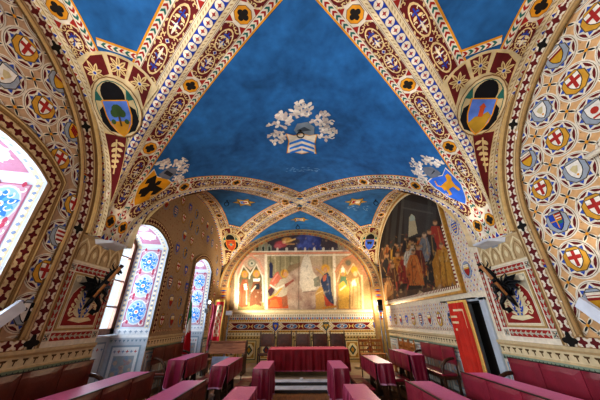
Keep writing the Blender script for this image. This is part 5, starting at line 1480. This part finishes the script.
lamp_stand('floodlight', -3.07, 11.6, .2, [((-3.07, 11.6, .22), (-3.05, 11.6, 2.0))], (-3.05, 11.58, 2.1), 'pale grey box floodlight on a single pole below the fresco saints', M_PLATE, None, (.26, .14, .18))
ls = lamp_stand('floodlight', -3.36, 9.7, .2, [((-3.36, 9.7, .22), (-3.38, 9.7, 2.45))], (-3.38, 9.68, 2.42), 'slim steel stand with a lit spotlight beside the last window', M_STEEL, None, (.13, .11, .2))
m = MB(); m.box(-3.44, -3.31, 9.63, 9.72, 2.06, 2.2, .01); m.build('control_box', M_STEEL, ls)
lm = bpy.data.materials.new('lit_lens'); lm.use_nodes = True; bb = lm.node_tree.nodes['Principled BSDF']; bb.inputs['Emission Color'].default_value = (1, .93, .8, 1); bb.inputs['Emission Strength'].default_value = 12
m = MB(); m.lathe(-3.29, 9.66, [(.002, 2.36), (.035, 2.38), (.042, 2.41), (.035, 2.44), (.002, 2.46)], 10); m.build('bulb', lm, ls, True)

# ------------------------------------------------------------------ flags and banners
def hanging_cloth(cols, n, m_, f, mat_of, name, parent, thick=0):
    pass
def flag_mesh(P, rows, cols):
    V = [P(i / rows, j / cols) for i in range(rows + 1) for j in range(cols + 1)]; w = cols + 1
    return V, [(i * w + j, i * w + j + 1, (i + 1) * w + j + 1, (i + 1) * w + j) for i in range(rows) for j in range(cols)]
def canvas_flag(name, P, rows, cols, colf, mat, parent):
    V, F = flag_mesh(P, rows, cols); cv = Canvas(lambda a, b, o: (a, b, o)); cv.v = V; cv.q = F; cv.c = [lin(colf((i + .5) / rows, (j + .5) / cols)) for i in range(rows) for j in range(cols)]
    o = build_canvas(name, [cv], mat, parent, shift=parent.location); o.data.polygons.foreach_set('use_smooth', [True] * len(o.data.polygons)); return o
M_FLAG = painted('flag_cloth', .7, (.88, 1.1), 3, (.95, 1.05), 30)
def flagstaff(name, x, y, z0, ztop, label, P, colf, rows, cols, cat='flag'):
    r = empty(name, (x, y, z0), label=label, category=cat)
    m = MB(); m.tube([(x, y, z0 + .02), (x, y, ztop)], .014, 8); m.build('pole', M_WARM, r, True)
    m = MB(); m.lathe(x, y, [(.1, z0 + .001), (.1, z0 + .025), (.04, z0 + .05), (.02, z0 + .14)], 16); m.build('base', M_IRON, r, True)
    m = MB(); m.lathe(x, y, [(.012, ztop), (.026, ztop + .03), (.016, ztop + .06), (.003, ztop + .13)], 10); m.build('finial', M_BRASS, r, True)
    canvas_flag('flag_cloth', P, rows, cols, colf, M_FLAG, r); return r
fx, fy = -3.79, 9.17
flagstaff('national_flag', fx, fy, .24, 2.62, 'green, white and red flag drooping from a staff beside the windows',
          lambda u, v: (fx + .02 + (.06 + .26 * u) * v - .02 * u, fy + .05 * math.sin(9 * v + 2 * u) * (.4 + u) - .03, 2.56 - 1.7 * u - .30 * v * (1 - u) * .8),
          lambda u, v: '#1f7a4a' if u + .25 * v < .5 else ('#e6e6e2' if u + .2 * v < .72 else '#c01f2c'), 26, 10)
bx, by = -3.28, 10.9
def emblem(u, v):
    if v < .1 or v > .9 or u < .04: return '#d9b45c' if .03 < v < .97 else '#b01c26'
    if .25 < v < .75 and .12 < u < .86:
        k = math.sin(u * 40) * math.cos(v * 17)
        return '#d7c0a0' if k > -.1 else ('#6f8a5a' if u < .3 else '#b2543e')
    return '#c4202c'
flagstaff('banner', bx, by, .2, 2.75, 'red gonfalon banner with a pale embroidered centre in the far corner',
          lambda u, v: (bx - .2 + .40 * v + .012 * math.sin(8 * u), by - .05 + .03 * math.sin(v * 9 + u * 3), 2.58 - 1.55 * u), emblem, 40, 16, 'banner')
b2x, b2y = -3.5, 10.58
flagstaff('banner', b2x, b2y, .2, 2.5, 'plain rose-red banner hanging between the spotlight stand and the gonfalon',
          lambda u, v: (b2x + .02 + .2 * v + .02 * math.sin(6 * u), b2y - .05 + .06 * math.sin(v * 10 + u * 2), 2.42 - 1.6 * u - .1 * v * (1 - u)), lambda u, v: '#b0485a' if int(u * 9 + v * 2) % 3 else '#c4707e', 24, 10, 'banner')

# ------------------------------------------------------------------ doorway with the red curtain
d = empty('door_1', (W, 6.18, .24), 'structure')
M_CASE = plain('grey_casing', '#aeb8c2', .55, 0, 5)
y0, y1, zt = DOOR
for a, b in ((y0 - .17, y0), (y1, y1 + .05)):
    m = MB(); m.box(W - .05, W + .5, a, b, .24, EYE + zt + .06, .01); m.build('casing', M_CASE, d)
m = MB(); m.box(W - .05, W + .5, y0 - .17, y1 + .05, EYE + zt, EYE + zt + .06, .01); m.build('lintel', M_CASE, d)
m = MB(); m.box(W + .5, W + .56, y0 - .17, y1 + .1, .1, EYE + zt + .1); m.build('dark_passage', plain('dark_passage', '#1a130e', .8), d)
m = MB(); m.box(W - .02, W + .5, y0, y1, .2, .24); m.build('threshold', M_TIER, d)
cr = empty('curtain_rail', (W - .14, 6.3, EYE + .40), label='thin dark rail above the doorway carrying the red curtain', category='rail')
m = MB(); m.tube([(W - .12, 5.66, EYE + .415), (W - .12, 7.05, EYE + .415)], .012, 8); m.build('rod', M_IRON, cr, True)
for y in (5.72, 7.0):
    m = MB(); m.box(W - .13, W - .001, y - .012, y + .012, EYE + .40, EYE + .43); m.build('bracket', M_IRON, cr)
cu = empty('curtain', (W - .12, 6.3, EYE + .39), label='red curtain with gold fringe and pale embroidered bars at the doorway', category='curtain')
def cur(u, v):
    f = 6.68 - .72 * v; k = .05 * math.sin(v * 26 + .6 * math.sin(3 * u)) + .012 * math.sin(v * 57 + 2)
    return (W - .13 + k - .01, f - .05 * u * (v - .2), EYE + .40 - 1.5 * u)
V, F = flag_mesh(cur, 30, 60); m = MB(); m.add(V, F); M_CUR = plain('red_curtain', '#c2301f', .7, 0, 4, .85, 1.12, 0, .3, .3, '#ff9a80'); m.build('curtain_cloth', M_CUR, cu, True)
GOLD = plain('gold_braid', '#d0a85a', .5, .3, 30)
def braid(u0, u1, v0, v1, name='gold_fringe', mat=GOLD, n=24):
    P_ = lambda a, b: (lambda q: (q[0] - .008, q[1], q[2]))(cur(u0 + (u1 - u0) * a, v0 + (v1 - v0) * b))
    V, F = flag_mesh(P_, n, 8 if v1 - v0 < .3 else 40); m = MB(); m.add(V, F); return m.build(name, mat, cu, True)
braid(0, 1, .955, 1.0); braid(0, .03, 0, 1)
PALE = plain('pale_embroidery', '#e0c9a0', .6, .1, 30)
for u0, u1, v0, v1 in ((.12, .15, .28, .78), (.15, .42, .28, .33), (.21, .24, .18, .28), (.21, .24, .33, .45), (.29, .32, .18, .28), (.29, .32, .33, .45), (.39, .42, .20, .28), (.15, .38, .73, .78)): braid(u0, u1, v0, v1, 'embroidery', PALE, 8)
# ------------------------------------------------------------------ iron rings on the vault
def ring(x, y, z, label):
    r = empty('iron_ring', (x, y, z), label=label, category='ring', group='iron rings hanging from the vault')
    m = MB(); m.tube([(x, y, z + .001), (x, y, z - .06)], .012, 8); m.lathe(x, y, [(.04, z - .001), (.035, z - .012), (.012, z - .02)], 10); m.build('hook', M_IRON, r, True)
    m = MB(); m.tube([(x + .085 * math.cos(a), y, z - .14 + .085 * math.sin(a)) for a in np.linspace(PI / 2, PI * 2.5, 22)], .014, 8); m.build('hoop', M_IRON, r, True)
zc = EYE + SPR + RISE - .012
for x, y, lab in ((.02, 4.7, 'black iron ring hanging over the chevron shield'), (-.04, 8.95, 'black iron ring at the crossing of the far ribs'), (-2.83, 8.62, 'black iron ring in the blue vault cell on the window side'),
                  (2.93, 8.62, 'black iron ring in the blue vault cell above the painting'), (-.12, 11.35, 'black iron ring just in front of the far arch')): ring(x, y, zc, lab)

# ------------------------------------------------------------------ uplighters
def uplighter(s, y, z, L, dpt, label, tilt=.0):
    r = empty('wall_uplighter', (s * W, y, z), label=label, category='wall light', group='white plate uplighters on the piers')
    x = lambda d: s * (W - d)
    top = [(x(.012), y - L / 2, z + .06), (x(.012), y + L / 2, z + .06), (x(dpt), y + L * .32, z + .06 + tilt), (x(dpt), y - L * .32, z + .06 + tilt)]
    bot = [(x(.012), y - L * .42, z - .02), (x(.012), y + L * .42, z - .02), (x(dpt * .9), y + L * .3, z + .03 + tilt), (x(dpt * .9), y - L * .3, z + .03 + tilt)]
    m = MB(); m.add(bot + top, [(0, 1, 2, 3), (0, 1, 5, 4), (1, 2, 6, 5), (2, 3, 7, 6), (3, 0, 4, 7), (4, 5, 6, 7)]); m.build('shade', M_PLATE, r)
    m = MB(); m.box(min(x(0), x(.015)), max(x(0), x(.015)), y - .08, y + .08, z - .05, z + .03); m.build('wall_bracket', M_STEEL, r); return r
for s, a in ((-1, 'window-side'), (1, 'painting-side')):
    uplighter(s, 4.73, EYE + 1.31, .66, .29, 'pale plate uplighter under the %s vault springing' % a)
    r = empty('wall_uplighter', (s * W, 3.3, EYE), label='slanted white bar uplighter low on the %s shield wall' % a, category='wall light', group='white plate uplighters on the piers')
    m = MB(); m.obox((s * 3.6, 3.46, EYE + .2), (s * 3.62, 3.06, EYE - .22), .15, .05, (s, 0, 0)); m.build('shade', M_PLATE, r)
    m = MB(); m.box(*sorted((s * (W - .005), s * 3.6)), 3.28, 3.34, EYE - .04, EYE + .02, .006); m.build('wall_bracket', M_STEEL, r)

r = empty('light_bar', (W, 2.1, EYE + 1.865), label='pale horizontal light tube high on the shield wall', category='wall light')
m = MB(); m.tube([(W - .11, 2.62, EYE + 1.865), (W - .11, 1.4, EYE + 1.865)], .036, 10); m.build('tube', plain('cream_tube', '#efe6d2', .4), r, True)
for y in (1.6, 2.5):
    m = MB(); m.box(W - .12, W - .004, y - .02, y + .02, EYE + 1.845, EYE + 1.885); m.build('bracket', M_STEEL, r)
# ------------------------------------------------------------------ iron dragons and their torches
def dragon(s, y, z, label, tlabel):
    """winged dragon bracket projecting from the pier; local x points out of the wall"""
    r = empty('dragon_bracket', (s * W, y, z), label=label, category='bracket', group='iron dragon torch brackets')
    G = lambda a, b, c: (s * (W - a - .06), y + b, z + c)
    m = MB(); body = [(.03, .03, -.10), (.07, -.0, -.02), (.13, -.02, .03), (.19, -.01, .10), (.20, .01, .18), (.19, .03, .25), (.22, .05, .32), (.27, .06, .36)]
    m.tube([G(*p) for p in body], [.04, .065, .075, .06, .044, .036, .034, .034], 10)
    m.tube([G(*p) for p in ((.24, .055, .36), (.29, .065, .365), (.35, .075, .34), (.39, .08, .31))], [.03, .042, .03, .012], 8)         # head and upper jaw
    m.tube([G(*p) for p in ((.29, .065, .335), (.33, .07, .305), (.36, .075, .275))], [.025, .018, .006], 6)                           # lower jaw
    for e in (-.03, .05): m.tube([G(.26, .05 + e, .385), G(.23, .05 + e * 1.6, .44), G(.25, .05 + e * 1.9, .50)], [.014, .010, .003], 6)  # horns
    for k in range(6):                                                                                                                # back spines
        a = Vector(body[k + 1]); m.tube([G(a.x - .03, a.y, a.z + .04), G(a.x - .07, a.y, a.z + .09)], [.018, .002], 5)
    m.build('body', M_IRON, r, True)
    m = MB(); m.tube([G(*p) for p in ((.06, .0, -.05), (.12, .02, -.14), (.18, .06, -.24), (.14, .10, -.33), (.08, .10, -.36), (.06, .06, -.32))], [.05, .042, .034, .026, .018, .006], 8)
    m.slab([G(.06, .06, -.30), G(.0 + .03, .04, -.36), G(.10, .07, -.40), G(.12, .07, -.32)], .015, (0, 1, 0)); m.build('tail', M_IRON, r, True)
    for e in (-1, 1):                                                                                                                 # bat wings
        root = (.14, .05 * e, .06)
        tips = [(.10, .16 * e, .24), (.04, .30 * e, .20), (.05, .38 * e, .08), (.08, .30 * e, -.04), (.12, .16 * e, -.06)]
        m = MB()
        for t in tips: m.tube([G(*root), G((root[0] + t[0]) / 2 + .04, (root[1] + t[1]) / 2, (root[2] + t[2]) / 2 + .03), G(*t)], [.018, .013, .005], 6)
        for a, b in zip(tips[:-1], tips[1:]):
            mid = tuple(root[i] * .3 + (a[i] + b[i]) * .35 for i in range(3))
            m.add([G(*root), G(*a), G(*mid), G(*b)], [(0, 1, 2), (0, 2, 3)])
        m.build('wing', M_IRON, r)
    for e in (-1, 1):
        m = MB(); m.tube([G(.15, .04 * e, 0), G(.22, .08 * e, -.06), G(.19, .08 * e, -.13), G(.24, .07 * e, -.17)], [.035, .028, .018, .008], 7)
        for k in (-.02, .02): m.tube([G(.23, .07 * e + k, -.165), G(.27, .07 * e + k * 1.5, -.20)], [.010, .002], 5)
        m.build('leg', M_IRON, r, True)
    m = MB(); m.box(*sorted((s * (W - .045), s * (W - .075))), y - .07, y + .07, z - .12, z + .12, .006); m.build('wall_plate', M_IRON, r)
    t = empty('torch', G(.3, -.05, -.3), label=tlabel, category='torch', group='wooden torches held by the dragons')
    A, B_ = Vector(G(.20, -.19, -.17)), Vector(G(.52, -.16, .40)); dr = (B_ - A).normalized()
    m = MB(); m.tube([A, A.lerp(B_, .5), B_], [.022, .026, .029], 10); m.build('shaft', wood('torch_wood_%d' % (s + 1), '#8a5a32', '#b98450', 'Z', .5, 5), t, True)
    m = MB(); m.tube([A - dr * .18, A - dr * .10, A - dr * .02, A + dr * .05], [.003, .03, .042, .028], 8); m.build('iron_tip', M_IRON, t, True)
    m = MB(); m.tube([A.lerp(B_, .5) - dr * .03, A.lerp(B_, .5) + dr * .03], .034, 10); m.build('grip_ring', M_IRON, t, True)
    m = MB(); m.tube([B_ - dr * .03, B_ + dr * .015], .034, 10); m.build('end_cap', M_EDGE, t, True)
dragon(-1, 4.68, EYE + .50, 'black wrought iron winged dragon on the pier beside the windows', 'wooden torch shaft gripped by the dragon beside the windows')
dragon(1, 4.68, EYE + .50, 'black wrought iron winged dragon on the pier beside the curtained door', 'wooden torch shaft gripped by the dragon beside the curtained door')
# ------------------------------------------------------------------ light and camera
def area(name, loc, direction, sx, sy, power, col=(1, 1, 1)):
    l = bpy.data.lights.new(name, 'AREA'); l.shape = 'RECTANGLE'; l.size = sx; l.size_y = sy; l.energy = power; l.color = col
    o = bpy.data.objects.new(name, l); COL.objects.link(o); o.location = loc
    o.rotation_euler = Vector(direction).to_track_quat('-Z', 'Y').to_euler(); return o
def point(name, loc, power, col=(1, 1, 1), r=.1):
    l = bpy.data.lights.new(name, 'POINT'); l.energy = power; l.color = col; l.shadow_soft_size = r
    o = bpy.data.objects.new(name, l); COL.objects.link(o); o.location = loc; return o
def spot(name, loc, direction, power, ang, col=(1, 1, 1), r=.08, blend=.6):
    l = bpy.data.lights.new(name, 'SPOT'); l.energy = power; l.color = col; l.shadow_soft_size = r; l.spot_size = math.radians(ang); l.spot_blend = blend
    o = bpy.data.objects.new(name, l); COL.objects.link(o); o.location = loc
    o.rotation_euler = Vector(direction).to_track_quat('-Z', 'Y').to_euler(); return o

DAY = (.74, .87, 1.0)
for i, w in enumerate(WIN):
    area('daylight_%d' % (i + 1), (-W - DEPTH - .35, (w[0] + w[1]) / 2, EYE + .85), (1, .0, -.12), 1.7, 2.3, (235, 235, 215)[i], DAY)
area('rear_fill', (-1.9, -1.9, EYE + .5), (.6, .45, .8), 3.0, 1.6, 300, (1, .95, .9))  # added fill behind the camera, aimed at the vault; no fixture there
area('rear_side_fill', (-W + .15, -1.4, EYE + 1.0), (1, .35, .15), 2.6, 3.2, 170, (.95, .97, 1))  # added fill from the window side behind the camera; no window built there
for sx in (-1, 1):
    spot('uplight', (sx * (W - .28), 4.75, EYE + 1.5), (-sx * .55, -.05, 1), 20 if sx > 0 else 7, 140, (1, .9, .76), .06)
    spot('uplight', (sx * (W - .2), 3.2, EYE + .45), (-sx * .6, .1, 1), 20 if sx > 0 else 8, 140, (1, .9, .76), .06)
point('stand_floodlight', (3.15, 11.85, EYE + .6), 58, (1, .84, .6), .07)
spot('far_vault_wash', (2.9, 11.3, EYE + .75), (-.55, -.1, .9), 260, 150, (1, .82, .56), .08)
spot('far_wash', (-2.7, 11.2, EYE + .45), (.35, .35, .75), 380, 150, (1, .84, .6), .08)
spot('stand_spotlight', (-3.18, 9.55, 2.42), (1, -.25, -.28), 110, 120, (1, .92, .8), .06)
spot('stand_floodlight_beam', (3.38, 11.4, EYE + .66), (-.75, -.6, -.45), 90, 140, (1, .86, .66), .08)
wd = bpy.data.worlds.new('sky'); wd.use_nodes = True; SC.world = wd
bg = wd.node_tree.nodes['Background']; bg.inputs['Color'].default_value = (.8, .9, 1, 1); bg.inputs['Strength'].default_value = 1.2

cam = bpy.data.cameras.new('camera'); co = bpy.data.objects.new('camera', cam); COL.objects.link(co)
cam.sensor_width = 36; cam.sensor_fit = 'HORIZONTAL'; cam.lens = FOC / 600 * 36; cam.clip_start = .02; cam.clip_end = 200
fw = Vector((0, math.cos(PITCH), math.sin(PITCH))); up = Vector((0, -math.sin(PITCH), math.cos(PITCH))); rt = Vector((1, 0, 0))
r2 = rt * math.cos(ROLL) - up * math.sin(ROLL); u2 = up * math.cos(ROLL) + rt * math.sin(ROLL)
M = Matrix((r2, u2, -fw)).transposed().to_4x4(); M.translation = (0, 0, EYE); co.matrix_world = M
SC.camera = co
SC.view_settings.view_transform = 'Standard'; SC.view_settings.look = 'Medium High Contrast'; SC.view_settings.exposure = -0.05
SC.cycles.use_denoising = True
SC.cycles.max_bounces = 8; SC.cycles.diffuse_bounces = 5; SC.cycles.sample_clamp_indirect = 4
